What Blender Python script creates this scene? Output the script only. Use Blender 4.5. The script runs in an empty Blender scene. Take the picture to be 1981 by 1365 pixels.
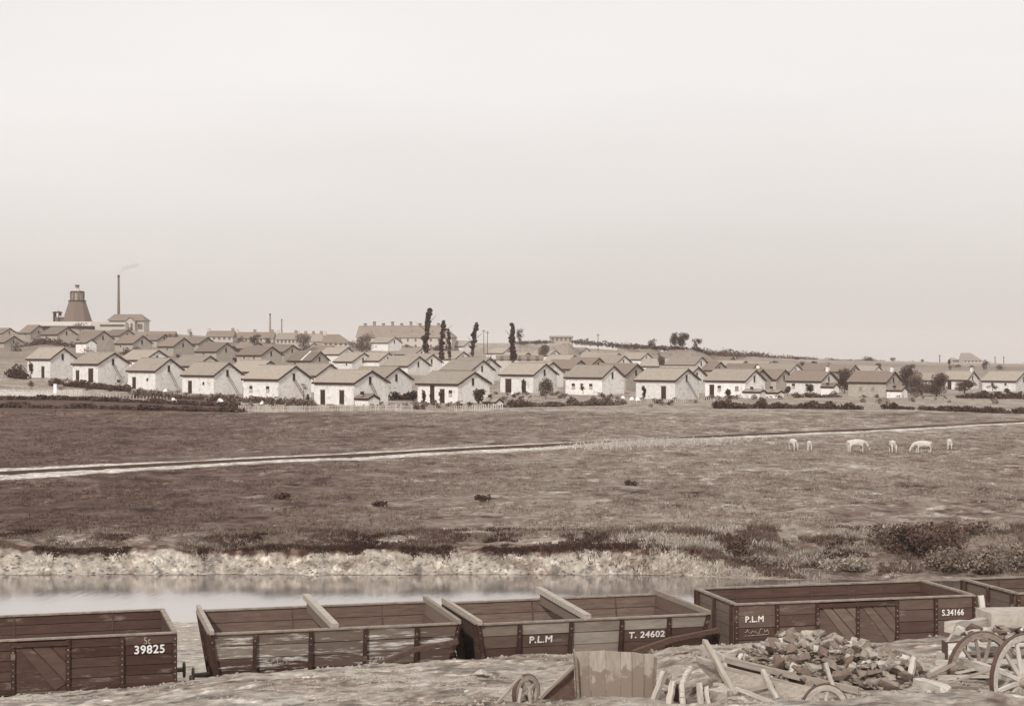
import bpy, bmesh, math, random
import numpy as np
from mathutils import Vector, Matrix
random.seed(7); RS = np.random.RandomState(11)
C = bpy.context.scene.collection
SC = bpy.context.scene
# ---------------------------------------------------------------- camera, world, sun, exposure
FPX, CX, CY, EYE = 3200.0, 990.5, 682.5, 14.0      # focal length / centre in photo pixels, eye height in metres
cd = bpy.data.cameras.new('camera'); cam = bpy.data.objects.new('camera', cd); C.objects.link(cam)
cam.location = (0, 0, EYE); cam.rotation_euler = (math.radians(90), 0, 0)
cd.sensor_width = 36; cd.lens = 36 * FPX / 1981.0; cd.clip_start = .5; cd.clip_end = 20000
SC.camera = cam
SUN = Vector((-.27, -.78, .58)).normalized()
sun_el = math.asin(SUN.z); sun_az = math.atan2(SUN.x, SUN.y)

def tone(g):                                        # the brown-toned colour of a grey value (linear)
    k = max(.085 / (g + .03) - .06, 0)
    return (min(g * (1 + k * .77), 1), g, g * (1 - .25 * (1 - g) ** 1.3), 1)

w = bpy.data.worlds.new('World'); SC.world = w; w.use_nodes = True
nt = w.node_tree; nt.nodes.clear(); N = nt.nodes.new; Lk = nt.links.new
sky = N('ShaderNodeTexSky'); sky.sky_type = 'NISHITA'; sky.sun_disc = False
sky.sun_elevation = sun_el; sky.sun_rotation = sun_az; sky.air_density = 1.5; sky.dust_density = 4
bw = N('ShaderNodeRGBToBW'); Lk(sky.outputs[0], bw.inputs[0])
sc = N('ShaderNodeMath'); sc.operation = 'MULTIPLY'; sc.inputs[1].default_value = .10; Lk(bw.outputs[0], sc.inputs[0])
tc = N('ShaderNodeTexCoord'); sep = N('ShaderNodeSeparateXYZ'); Lk(tc.outputs['Generated'], sep.inputs[0])
mp = N('ShaderNodeMapping'); mp.inputs['Scale'].default_value = (1.2, 1.2, 5); Lk(tc.outputs['Generated'], mp.inputs[0])
nz = N('ShaderNodeTexNoise'); nz.inputs['Scale'].default_value = 1.6; nz.inputs['Detail'].default_value = 5; nz.inputs['Roughness'].default_value = .5
Lk(mp.outputs[0], nz.inputs[0])
rm = N('ShaderNodeValToRGB'); Lk(sep.outputs['Z'], rm.inputs[0])          # overcast veil, brighter overhead
rm.color_ramp.elements[0].position = -.0; rm.color_ramp.elements[0].color = (.71, .655, .62, 1)
rm.color_ramp.elements[1].position = .45; rm.color_ramp.elements[1].color = (1.03, 1.0, .98, 1)
e = rm.color_ramp.elements.new(.16); e.color = (.955, .92, .895, 1)
mv = N('ShaderNodeMath'); mv.operation = 'MULTIPLY_ADD'; mv.inputs[1].default_value = .26; mv.inputs[2].default_value = .87; Lk(nz.outputs[0], mv.inputs[0])
ml = N('ShaderNodeVectorMath'); ml.operation = 'SCALE'; Lk(rm.outputs[0], ml.inputs[0]); Lk(mv.outputs[0], ml.inputs['Scale'])
m10 = N('ShaderNodeVectorMath'); m10.operation = 'SCALE'; m10.inputs['Scale'].default_value = 9.0; Lk(ml.outputs[0], m10.inputs[0])
tn = N('ShaderNodeVectorMath'); tn.operation = 'SCALE'; tn.inputs[0].default_value = (1.0, .95, .92); Lk(sc.outputs[0], tn.inputs['Scale'])
ad = N('ShaderNodeVectorMath'); ad.operation = 'ADD'; Lk(m10.outputs[0], ad.inputs[0]); Lk(tn.outputs[0], ad.inputs[1])
bg = N('ShaderNodeBackground'); bg.inputs['Strength'].default_value = .10; Lk(ad.outputs[0], bg.inputs[0])
wo = N('ShaderNodeOutputWorld'); Lk(bg.outputs[0], wo.inputs[0])

sl = bpy.data.lights.new('sun', 'SUN'); sl.energy = 2.6; sl.angle = math.radians(1.5); sl.color = (1, .96, .92)
so = bpy.data.objects.new('sun', sl); C.objects.link(so); so.rotation_euler = SUN.to_track_quat('Z', 'Y').to_euler(); so.location = (-60, -80, 120)
SC.view_settings.view_transform = 'Standard'; SC.view_settings.look = 'None'
SC.view_settings.exposure = 0.0; SC.view_settings.gamma = 1
SC.cycles.volume_bounces = 1; SC.cycles.max_bounces = 5

# ---------------------------------------------------------------- helpers
def at(px, py, Y):                                  # photo pixel + distance -> point of the place
    return Vector(((px - CX) / FPX * Y, Y, EYE - (py - CY) / FPX * Y))

def mat(name, g, var=.25, scale=3, rough=.9, bump=.0, objcol=False, stretch=(1, 1, 1), vcol=None, wear=None, det=6, bscale=None, metallic=0, rnd=0, speck=None):
    m = bpy.data.materials.new(name); m.use_nodes = True; t = m.node_tree; n = t.nodes; l = t.links
    b = n['Principled BSDF']; b.inputs['Roughness'].default_value = rough; b.inputs['Specular IOR Level'].default_value = .25
    b.inputs['Metallic'].default_value = metallic
    tc = n.new('ShaderNodeTexCoord'); mp = n.new('ShaderNodeMapping'); mp.inputs['Scale'].default_value = stretch
    oi = n.new('ShaderNodeObjectInfo')
    if vcol: l.new(n.new('ShaderNodeNewGeometry').outputs['Position'], mp.inputs[0])
    else:
        l.new(tc.outputs['Object'], mp.inputs[0])
        cm = n.new('ShaderNodeCombineXYZ'); mm = n.new('ShaderNodeMath'); mm.operation = 'MULTIPLY'; mm.inputs[1].default_value = 57
        l.new(oi.outputs['Random'], mm.inputs[0]); l.new(mm.outputs[0], cm.inputs[0]); l.new(mm.outputs[0], cm.inputs[1]); l.new(cm.outputs[0], mp.inputs['Location'])
    nz = n.new('ShaderNodeTexNoise'); nz.inputs['Scale'].default_value = scale; nz.inputs['Detail'].default_value = det; nz.inputs['Roughness'].default_value = .65
    l.new(mp.outputs[0], nz.inputs[0])
    mr = n.new('ShaderNodeMapRange'); mr.inputs['From Min'].default_value = .25; mr.inputs['From Max'].default_value = .75
    mr.inputs['To Min'].default_value = 1 - var; mr.inputs['To Max'].default_value = 1 + var; l.new(nz.outputs[0], mr.inputs['Value'])
    if objcol: src = oi.outputs['Color']
    elif vcol:
        a = n.new('ShaderNodeAttribute'); a.attribute_name = vcol; src = a.outputs['Color']
    else:
        rg = n.new('ShaderNodeRGB'); rg.outputs[0].default_value = tone(g); src = rg.outputs[0]
    if wear:                                        # worn patches: (scale, threshold, grey)
        n2 = n.new('ShaderNodeTexNoise'); n2.inputs['Scale'].default_value = wear[0]; n2.inputs['Detail'].default_value = 8; n2.inputs['Roughness'].default_value = .7
        l.new(mp.outputs[0], n2.inputs[0])
        r2 = n.new('ShaderNodeMapRange'); r2.inputs['From Min'].default_value = wear[1]; r2.inputs['From Max'].default_value = wear[1] + .10
        l.new(n2.outputs[0], r2.inputs['Value'])
        mx = n.new('ShaderNodeMix'); mx.data_type = 'RGBA'; l.new(r2.outputs[0], mx.inputs[0]); l.new(src, mx.inputs[6]); mx.inputs[7].default_value = tone(wear[2]); src = mx.outputs[2]
    v = n.new('ShaderNodeVectorMath'); v.operation = 'SCALE'; l.new(src, v.inputs[0]); l.new(mr.outputs[0], v.inputs['Scale'])
    if rnd:
        rr = n.new('ShaderNodeMapRange'); rr.inputs['To Min'].default_value = 1 - rnd; rr.inputs['To Max'].default_value = 1 + rnd * .8; l.new(oi.outputs['Random'], rr.inputs['Value'])
        v2 = n.new('ShaderNodeVectorMath'); v2.operation = 'SCALE'; l.new(v.outputs[0], v2.inputs[0]); l.new(rr.outputs[0], v2.inputs['Scale']); v = v2
    if speck:
        for sc_, a_, b_, f_ in speck:
            n4 = n.new('ShaderNodeTexNoise'); n4.inputs['Scale'].default_value = sc_; n4.inputs['Detail'].default_value = 3; n4.inputs['Roughness'].default_value = .6; l.new(mp.outputs[0], n4.inputs[0])
            r4 = n.new('ShaderNodeMapRange'); r4.inputs['From Min'].default_value = a_; r4.inputs['From Max'].default_value = b_; r4.inputs['To Min'].default_value = 1; r4.inputs['To Max'].default_value = f_; l.new(n4.outputs[0], r4.inputs['Value'])
            v4 = n.new('ShaderNodeVectorMath'); v4.operation = 'SCALE'; l.new(v.outputs[0], v4.inputs[0]); l.new(r4.outputs[0], v4.inputs['Scale']); v = v4
    l.new(v.outputs[0], b.inputs['Base Color'])
    if bump:
        n3 = n.new('ShaderNodeTexNoise'); n3.inputs['Scale'].default_value = bscale or scale * 2; n3.inputs['Detail'].default_value = 8; n3.inputs['Roughness'].default_value = .7
        l.new(mp.outputs[0], n3.inputs[0])
        bp = n.new('ShaderNodeBump'); bp.inputs['Strength'].default_value = 1; bp.inputs['Distance'].default_value = bump
        l.new(n3.outputs[0], bp.inputs['Height']); l.new(bp.outputs[0], b.inputs['Normal'])
    return m

def tag(o, label=None, cat=None, group=None, kind=None):
    if label: o['label'] = label
    if cat: o['category'] = cat
    if group: o['group'] = group
    if kind: o['kind'] = kind
    return o
def empty(name, loc=(0, 0, 0), rz=0, label=None, cat=None, group=None):
    o = bpy.data.objects.new(name, None); C.objects.link(o); o.location = loc; o.rotation_euler = (0, 0, rz); o.empty_display_size = .3
    return tag(o, label, cat, group)
def link(name, me, parent=None, loc=(0, 0, 0), color=None):
    o = bpy.data.objects.new(name, me); C.objects.link(o); o.location = loc
    if parent: o.parent = parent
    if color is not None: o.color = tone(color)
    return o
class MB:
    def __init__(s): s.v = []; s.f = []
    def hexa(s, p):                                  # 8 points: bottom ring 0-3, top ring 4-7
        b = len(s.v); s.v += [tuple(q) for q in p]
        for f in ((3, 2, 1, 0), (4, 5, 6, 7), (0, 1, 5, 4), (1, 2, 6, 5), (2, 3, 7, 6), (3, 0, 4, 7)): s.f.append(tuple(b + i for i in f))
        return s
    def box(s, x0, x1, y0, y1, z0, z1):
        return s.hexa([(x0, y0, z0), (x1, y0, z0), (x1, y1, z0), (x0, y1, z0), (x0, y0, z1), (x1, y0, z1), (x1, y1, z1), (x0, y1, z1)])
    def slab(s, a, b, c, d, t):                      # quad a b c d thickened by vector t
        t = Vector(t); q = [Vector(k) for k in (a, b, c, d)]
        return s.hexa(q + [k + t for k in q])
    def beam(s, p0, p1, w_, h, up=(0, 0, 1), taper=1.0):
        p0 = Vector(p0); p1 = Vector(p1); d = (p1 - p0).normalized(); sd = d.cross(Vector(up))
        if sd.length < .01: sd = d.cross(Vector((0, 1, 0)))
        sd.normalize(); u = sd.cross(d).normalized()
        r = []
        for p, k in ((p0, 1), (p1, taper)):
            r.append([p - sd * w_ / 2 * k - u * h / 2 * k, p + sd * w_ / 2 * k - u * h / 2 * k, p + sd * w_ / 2 * k + u * h / 2 * k, p - sd * w_ / 2 * k + u * h / 2 * k])
        return s.hexa(r[0] + r[1])
    def tube(s, p0, p1, r0, r1, n=8, caps=True):
        p0 = Vector(p0); p1 = Vector(p1); d = (p1 - p0).normalized(); a = d.cross(Vector((0, 0, 1)))
        if a.length < .01: a = Vector((1, 0, 0))
        a.normalize(); c = d.cross(a); b = len(s.v)
        for p, r in ((p0, r0), (p1, r1)):
            for i in range(n):
                t = 2 * math.pi * i / n; s.v.append(tuple(p + a * math.cos(t) * r + c * math.sin(t) * r))
        for i in range(n): j = (i + 1) % n; s.f.append((b + i, b + j, b + n + j, b + n + i))
        if caps: s.f.append(tuple(b + i for i in reversed(range(n)))); s.f.append(tuple(b + n + i for i in range(n)))
        return s
    def mesh(s, name, m):
        me = bpy.data.meshes.new(name); me.from_pydata(s.v, [], s.f); me.materials.append(m)
        bm = bmesh.new(); bm.from_mesh(me); bmesh.ops.recalc_face_normals(bm, faces=bm.faces); bm.to_mesh(me); bm.free()
        return me
    def obj(s, name, m, parent=None, loc=(0, 0, 0), color=None): return link(name, s.mesh(name, m), parent, loc, color)
def beamobj(name, p0, p1, w_, h, m_, parent=None, color=None, taper=1.0, seed=None, rough=.10):
    p0 = Vector(p0); p1 = Vector(p1); d_ = p1 - p0; L = d_.length; q = random.Random(int(abs(p0.x * 31 + p0.z * 17 + L * 97) * 100)); n = 5; mb = MB()
    ring = []
    for i in range(n + 1):
        f = i / n; k = 1 + (taper - 1) * f; cy, cz = (q.uniform(-1, 1) * w_ * rough, q.uniform(-1, 1) * h * rough)
        ring.append([(L * f + (q.uniform(-.3, .3) * w_ if i in (0, n) else 0), cy + sy * w_ / 2 * k * q.uniform(.88, 1.08), cz + sz * h / 2 * k * q.uniform(.88, 1.08)) for sy, sz in ((-1, -1), (1, -1), (1, 1), (-1, 1))])
    for r_ in ring: mb.v += r_
    for i in range(n):
        for j in range(4): a = i * 4 + j; b = i * 4 + (j + 1) % 4; mb.f.append((a, b, b + 4, a + 4))
    mb.f += [(3, 2, 1, 0), (n * 4, n * 4 + 1, n * 4 + 2, n * 4 + 3)]
    o = mb.obj(name, m_, parent, p0, color); o.rotation_euler = d_.to_track_quat('X', 'Z').to_euler(); return o
def npmesh(name, V, F, m, smooth=False, col=None):
    me = bpy.data.meshes.new(name); V = np.asarray(V, np.float32); F = np.asarray(F, np.int32); k = F.shape[1]
    me.vertices.add(len(V)); me.vertices.foreach_set('co', V.ravel())
    me.loops.add(F.size); me.loops.foreach_set('vertex_index', F.ravel())
    me.polygons.add(len(F)); me.polygons.foreach_set('loop_start', np.arange(0, F.size, k, dtype=np.int32))
    me.update(calc_edges=True)
    if smooth: me.polygons.foreach_set('use_smooth', np.ones(len(F), bool))
    if col is not None:
        a = me.color_attributes.new('Col', 'FLOAT_COLOR', 'POINT'); c = np.ones((len(V), 4), np.float32); c[:, :3] = col; a.data.foreach_set('color', c.ravel())
    me.materials.append(m); return me
def tone_np(g):
    g = np.clip(g, .01, .95); k = np.maximum(.085 / (g + .03) - .06, 0)
    return np.stack([np.minimum(g * (1 + k * .77), 1), g, g * (1 - .25 * (1 - g) ** 1.3)], -1)
_P = RS.rand(256, 256)
def vnoise(x, y):
    xi = np.floor(x).astype(int); yi = np.floor(y).astype(int); fx = x - xi; fy = y - yi; fx = fx * fx * (3 - 2 * fx); fy = fy * fy * (3 - 2 * fy)
    g = lambda a, b: _P[a & 255, b & 255]
    return (g(xi, yi) * (1 - fx) + g(xi + 1, yi) * fx) * (1 - fy) + (g(xi, yi + 1) * (1 - fx) + g(xi + 1, yi + 1) * fx) * fy
def fbm(x, y, o=4):
    r = 0; a = .5
    for i in range(o): r = r + a * vnoise(x * 2 ** i + 17.3 * i, y * 2 ** i + 5.1 * i); a *= .5
    return r / (1 - .5 ** o) - .5

# ---------------------------------------------------------------- materials
M_ground = mat('ground', .2, .50, 3.2, .95, .07, vcol='Col', det=10, bscale=7, speck=((1.1, .56, .62, .55), (1.7, .585, .64, 1.6), (.42, .58, .66, .7)))
M_wall = mat('whitewashed_wall', .70, .20, 2.2, .9, .01, wear=(1.0, .55, .47), rnd=.14)
M_wallgrey = mat('plastered_wall', .34, .2, 2.2, .9, .01, wear=(1.0, .56, .24), rnd=.15)
M_roof = mat('tiled_roof', .255, .30, 3.5, .85, .03, stretch=(2, 1, 1), wear=(.9, .56, .17), rnd=.2)
M_roofd = mat('dark_tiled_roof', .155, .30, 3.5, .85, .03, stretch=(2, 1, 1), wear=(.9, .56, .13), rnd=.18)
M_trim = mat('dark_board', .018, .2, 3)
M_void = mat('dark_opening', .018, .2, 3, .6)
M_shut = mat('pale_shutter', .38, .2, 3)
M_brick = mat('brickwork', .22, .2, 2)
M_leaf = mat('foliage', .06, .45, 1.2, .9, vcol='Col')
M_bark = mat('bark', .07, .3, 4)
M_grass = mat('grass_blades', .1, .2, 2, .9, vcol='Col')
M_wood = mat('weathered_wood', .3, .36, 2.2, .85, .008, objcol=True, stretch=(1, 9, 9), bscale=6, wear=(1.1, .63, .12))
M_woodw = mat('worn_painted_wood', .3, .26, 2.5, .85, .005, objcol=True, stretch=(.8, 7, 7), wear=(1.25, .52, .60), bscale=6)
M_paint = mat('dark_painted_wood', .1, .26, 2.5, .7, .005, objcol=True, stretch=(1, 4, 4), wear=(.8, .57, .17), bscale=6)
M_iron = mat('iron', .055, .35, 8, .6, .002)
M_ironl = mat('worn_iron_edge', .20, .5, 5, .7)
M_white = mat('white_lettering', .74, .2, 14, .8, wear=(16, .585, .16))
M_faint = mat('faded_lettering', .38, .3, 9, .8, wear=(14, .5, .08))
M_stone = mat('rubble_stone', .3, .35, 3.5, .9, .02, objcol=True, bscale=7)
M_cloth = mat('white_cloth', .85, .05, 3)
M_hide = mat('white_hide', .50, .2, 2, wear=(.9, .58, .30))
M_dirt = mat('sandy_heap', .62, .2, 3, .95, .05)

# ---------------------------------------------------------------- houses data (pixels of the photograph)
A_DEG = 40; ca, sa = math.cos(math.radians(A_DEG)), math.sin(math.radians(A_DEG))
# full: leftEaveX, cornerX, cornerEaveY, peakY, rightX, baseY, Y, features, roof tone, label
FULL = [
 (48.8, 96.7, 694.5, 671.4, 151.6, 731, 300, [('door', .68)], 0, 'whitewashed cottage at the left end of the front row, shrub against its wall'),
 (136, 189, 704, 681, 255, 740, 287, [('door', .2), ('wide', .72)], 0, 'white cottage second from left in the front row, wide dark opening near its corner'),
 (243, 300, 717.6, 692, 360, 754, 280, [('door', .23), ('vent', .71)], 0, 'white cottage third from left in the front row, tall dark door and one tiny window'),
 (348, 413, 726.4, 700, 474, 762, 270, [('door', .25), ('vent', .68)], 0, 'white cottage fourth from left in the front row, ladder leaning under its gable window'),
 (466, 538, 734, 706, 607, 772, 252, [('win', .22), ('win', .70)], 0, 'fifth cottage from left in the front row, two small windows, bare bushes by its gable'),
 (602.6, 684.6, 741, 715, 756, 783.7, 236, [('door', .22), ('door', .70)], 0, 'nearest white cottage with two black doorways and a lean-to on its gable'),
 (803, 886, 743, 718, 952, 780, 250, [('tall', .37), ('door', .62), ('win', .82)], 0, 'white cottage with climbing plants between its openings, small shed at its gable'),
 (963.5, 1032, 725, 702, 1082, 760, 290, [('wide', .25), ('door', .72)], 0, 'white cottage with a feathery round tree in front of its gable'),
 (1089.7, 1165, 730.5, 706, 1212, 764, 288, [('win', .22), ('win', .7)], 0, 'white cottage with two small shuttered windows and a round bush between them'),
 (1225.7, 1307, 736, 712, 1357, 772, 270, [('door', .71)], 0, 'white cottage with one black door and a dark cypress at its left'),
 (1360, 1442, 737, 714, 1484, 768, 290, [('door', .17), ('win', .36), ('winb', .8)], 0, 'white cottage with a dark bush before its wall and low sheds at its gable'),
 (1518, 1589, 737.5, 717, 1624.6, 762, 320, [('win', .2), ('win', .6)], 1, 'white cottage with round dark bushes on its front, left of the grey one'),
 (1637, 1715, 739.7, 717.5, 1749, 768, 315, [('winb', .33), ('winb', .66)], 1, 'grey walled cottage standing apart between two dark trees at right'),
 (1763, 1807, 736, 720, 1835, 754, 370, [], 0, 'cottage at right almost hidden by dense trees, only its right gable slope clear'),
 (1835, 1872, 735, 717, 1897, 753, 370, [('door', .3)], 0, 'white gabled cottage near the right edge with a white chimney on its ridge'),
 (1897, 1966, 737, 719, 2003, 757, 345, [('vent', .3), ('vent', .7)], 0, 'long white cottage cut by the right edge of the view'),
 # upper left rows
 (34, 58, 644, 627.5, 95, 658, 545, [('vent', .6)], 1, 'highest dark roofed cottage at the far left under the mine buildings'),
 (77, 110, 647, 632, 152, 665, 480, [('vent', .3)], 1, 'dark roofed cottage just below the long mine bank, second in the upper row'),
 (147, 180, 656, 639, 223, 677, 445, [('vent', .6)], 1, 'dark roofed cottage behind the small white shed on the left hillside'),
 (220, 257, 664.4, 647.7, 297, 682, 445, [('vent', .3)], 1, 'dark roofed cottage right of the white shed, grey gable towards the viewer'),
 (303, 335, 670, 652, 378, 688, 440, [('vent', .6)], 1, 'dark roofed cottage in the upper row below the engine house'),
 (375, 418, 680, 662, 461.6, 694, 415, [('vent', .4)], 1, 'dark roofed cottage in the upper row behind the fourth front cottage'),
 (455, 505, 687, 669, 549.6, 702, 380, [('vent', .3), ('vent', .7)], 1, 'dark roofed cottage in the upper row directly left of the striped roof'),
 (554, 601.5, 698, 678.7, 640, 712, 380, [('vent', .3)], 1, 'dark roofed cottage with a pale strip running down its roof'),
 (643, 681, 699.5, 681, 729, 715, 400, [('vent', .7)], 0, 'pale gabled cottage behind the nearest cottage with a slit window in its gable'),
 (734, 788.6, 708, 688, 836, 724, 345, [('vent', .7)], 0, 'pale cottage below the large barracks, its gable with a small slit window'),
 (1285, 1344, 706, 689, 1374, 724, 400, [], 0, 'cottage with a broad pale roof behind the cypress cottage'),
 (1376, 1429, 710, 697, 1456, 724, 430, [], 0, 'small cottage with a bright white gable in the third row at right'),
]
# partial: peakX, peakY, Y, rooftone, label
PART = [
 (307.7, 676, 330, 0, 'pale roof showing behind the third front cottage'),
 (407.7, 687, 318, 0, 'pale roof showing behind the fourth front cottage'),
 (524, 696.7, 300, 0, 'pale roof showing behind the fifth front cottage'),
 (640.7, 703, 285, 0, 'pale roof rising directly behind the nearest cottage on its left'),
 (771, 709, 262, 0, 'pale gable with a slit window filling the gap right of the nearest cottage'),
 (936, 695.5, 322, 0, 'pale gabled cottage behind the cottage with climbing plants'),
 (948.7, 691, 350, 0, 'ridge and right roof slope peeping above the cottage behind the climbing plants'),
 (1070.6, 698.7, 315, 0, 'right roof slope just behind the cottage with the feathery tree'),
 (1234, 702.7, 305, 1, 'darker roof filling the gap left of the cypress cottage'),
 (1352, 708, 302, 0, 'narrow grey gable just behind the right gable of the cypress cottage'),
 (1476, 713, 312, 1, 'narrow gable slope behind the cottage with low sheds'),
 (1520, 714, 345, 1, 'dark roof left of the cottage with round bushes, white chimney beside it'),
 (248, 637, 530, 1, 'cottage roof above the upper row, left of the engine house chimney foot'),
 (402, 651.6, 500, 1, 'cottage roof behind the upper row below the long dark roofed building'),
 (567.6, 666, 450, 1, 'cottage roof behind the dark roof left of the striped roof'),
 (608, 662, 520, 0, 'pale gable between the thin twin stacks and the hipped house'),
 (673.6, 671, 470, 0, 'cottage roof just left of the big leafy tree beside the barracks'),
 (753, 681, 400, 0, 'cottage roof in front of the barracks, left of the tallest poplar'),
 (838, 684, 378, 0, 'cottage gable at the foot of the tallest poplar'),
 (765, 651, 560, 0, 'small gabled house standing right before the barracks wall'),
 (1124.6, 695.5, 370, 1, 'dark roof in the middle, right of the columnar poplar'),
 (1170.6, 680, 560, 0, 'small light gable on the slope below the ridge building'),
 (1253, 681.5, 500, 0, 'cottage on the slope left of a dark round tree below the ridge trees'),
 (909, 659, 620, 0, 'cottage between the barracks and the third poplar'),
 (1542.6, 702.7, 420, 0, 'low cottage with a bright white gable tip behind the right hand row'),
 (1075, 676, 580, 0, 'pale cottage roof in the middle distance behind a dark bush'),
 (1022, 681, 480, 0, 'cottage right of the columnar poplar in the hillside row'),
 (1112, 686, 440, 0, 'cottage in the row below the flat topped ridge building'),
 (1160, 691, 400, 1, 'dark roof left of the slope cottages, behind the shuttered cottage'),
 (1209, 687, 450, 0, 'cottage roof on the slope between the small light gable and the dark tree'),
 (1322, 682, 530, 0, 'cottage roof right below the big ridge trees'),
 (1418, 690, 520, 1, 'dark roof on the slope below the bushy ridge hedge'),
 (1490, 699, 480, 0, 'pale roof high behind the cottage with low sheds'),
 (1604, 703, 520, 1, 'far dark roof above the cottage with round bushes'),
 (1700, 707, 560, 0, 'far pale roof above the grey cottage'),
 (985, 672, 600, 0, 'distant roof at the foot of the columnar poplar on its left'),
 (452, 668, 470, 1, 'dark roof above the fourth cottage, second row from the skyline'),
 (500, 661, 520, 1, 'dark roof under the terrace with three chimneys'),
 (320, 646, 560, 1, 'dark roof near the skyline right of the engine house'),
 (190, 640, 560, 1, 'dark roof just under the white retaining wall'),
 (645, 668, 500, 1, 'dark roof in front of the hipped house'),
 (818, 672, 500, 0, 'pale cottage in front of the barracks, right of the small gabled house'),
 (20, 634, 590, 1, 'dark roof cut by the left edge above the highest cottages'),
 (28, 649, 500, 1, 'dark roof at the left edge beside the highest cottages'),
 (1198, 682, 520, 0, 'pale roof left of the slope cottage under the sparse tree'),
 (1300, 693, 440, 0, 'pale roof between the dark round tree and the broad pale roof'),
 (1395, 699, 400, 1, 'dark roof above the right slope of the cottage with low sheds'),
 (1465, 703, 400, 1, 'dark roof behind the narrow gable slope at right'),
 (1135, 672, 600, 0, 'distant pale roof below the ridge mast'),
 (1655, 705, 480, 1, 'dark roof behind the grey cottage on its left'),
 (898, 679, 440, 0, 'cottage roof between the thin faint poplar and the leaning poplar'),
]
def part_ground(pyk, Y): return EYE - (pyk - CY) / FPX * (Y + 2.7) - 4.95

# ---------------------------------------------------------------- terrain
ctrl = []
def cp(px, py, Y): p = at(px, py, Y); ctrl.append((p.x, p.y, p.z))
for h in FULL: cp(h[1], h[5], h[6]); p = at(h[1], h[5], h[6]); ctrl.append((p.x - 5, p.y + 8, p.z))
for h in PART: p = at(h[0], h[1], h[2]); ctrl.append((p.x, p.y, part_ground(h[1], h[2])))
for px in (-900, -300, 22, 350, 700, 1050, 1400, 1750, 2300, 2900):
    for Y, zr in ((120, -9.9), (150, -9.5), (180, -8.95), (205, -8.3)):
        p = at(px, 700, Y); ctrl.append((p.x, p.y, EYE + zr - (.25 if px > 1300 and Y > 160 else 0)))
for a in ((-600, 797, 215), (22, 797, 215), (300, 796, 217), (600, 797, 222), (900, 795, 226), (1300, 791, 235), (1700, 793, 236), (1950, 797, 238), (2500, 800, 240),
          (22, 766, 245), (-600, 766, 245), (155, 767, 245), (300, 775, 242), (450, 781, 236), (-500, 725, 300), (-500, 655, 545), (-900, 650, 700), (2400, 765, 330), (2400, 740, 450),
          (22, 645, 640), (120, 635, 660), (250, 640, 680), (400, 654, 620), (520, 658, 640), (620, 662, 620), (700, 674, 600), (860, 674, 600), (920, 664, 660), (1000, 663.5, 650), (1100, 662.5, 600),
          (1200, 670, 560), (1262, 672.5, 530), (1308, 676, 520), (1340, 676, 515), (1361, 683.6, 520), (1446, 688, 600), (1491, 692, 650), (1580, 695.5, 750), (1673, 698.5, 850), (1785, 701.5, 900), (1956, 706, 900), (2500, 706, 900),
          (-600, 690, 1000), (100, 690, 1000), (500, 700, 1000), (800, 700, 1000), (1100, 705, 950), (1350, 708, 900), (1600, 712, 1300), (1950, 716, 1400), (2600, 716, 1400),
          (-3000, 700, 900), (4500, 720, 900), (-3000, 720, 6000), (1000, 706, 6000), (4500, 720, 6000), (0, 712, 3000), (1900, 715, 3000)):
    cp(*a)
ctrl = np.array(ctrl)
def uv_(x, Y): return np.stack([x / Y * 3.2, np.log(Y) * 2.0], -1)
_U = uv_(ctrl[:, 0], ctrl[:, 1]); _mean = ctrl[:, 2].mean()
_R = np.linalg.norm(_U[:, None] - _U[None], axis=-1)
_W = np.linalg.solve(-_R + np.eye(len(_U)) * -.004 + 6.0, ctrl[:, 2] - _mean)   # linear radial basis
def rbf(x, Y):
    sh = np.shape(x); x = np.ravel(x); Y = np.ravel(Y); out = np.empty(len(x)); U = uv_(x, np.maximum(Y, 60))
    for i in range(0, len(x), 20000):
        r = np.sqrt(((U[i:i + 20000, None] - _U[None]) ** 2).sum(-1)); out[i:i + 20000] = (-r + 6.0) @ _W
    return (out + _mean).reshape(sh)
crest_px = [(-400, 7.45), (22, 7.28), (340, 7.12), (500, 6.98), (800, 6.88), (1000, 6.84), (1180, 6.86), (1240, 6.95), (1300, 6.78), (1460, 6.73), (1600, 6.78), (1720, 6.86), (1850, 6.82), (2300, 6.9)]
cr_x = np.array([(p - CX) / FPX * 38 for p, _ in crest_px]); cr_z = np.array([z for _, z in crest_px])
def smooth(a, b, t): t = np.clip((t - a) / (b - a), 0, 1); return t * t * (3 - 2 * t)
def dtrack(x, Y): return (Y - (38.53 + .2325 * x)) * .974
def shore(x): return np.interp(x, [-80, -27, 6, 9, 14, 27, 80], [86.0, 86.0, 86.0, 85.4, 84.2, 83.6, 83.4]) + fbm(x * .35, x * 0 + 3) * .5
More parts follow.
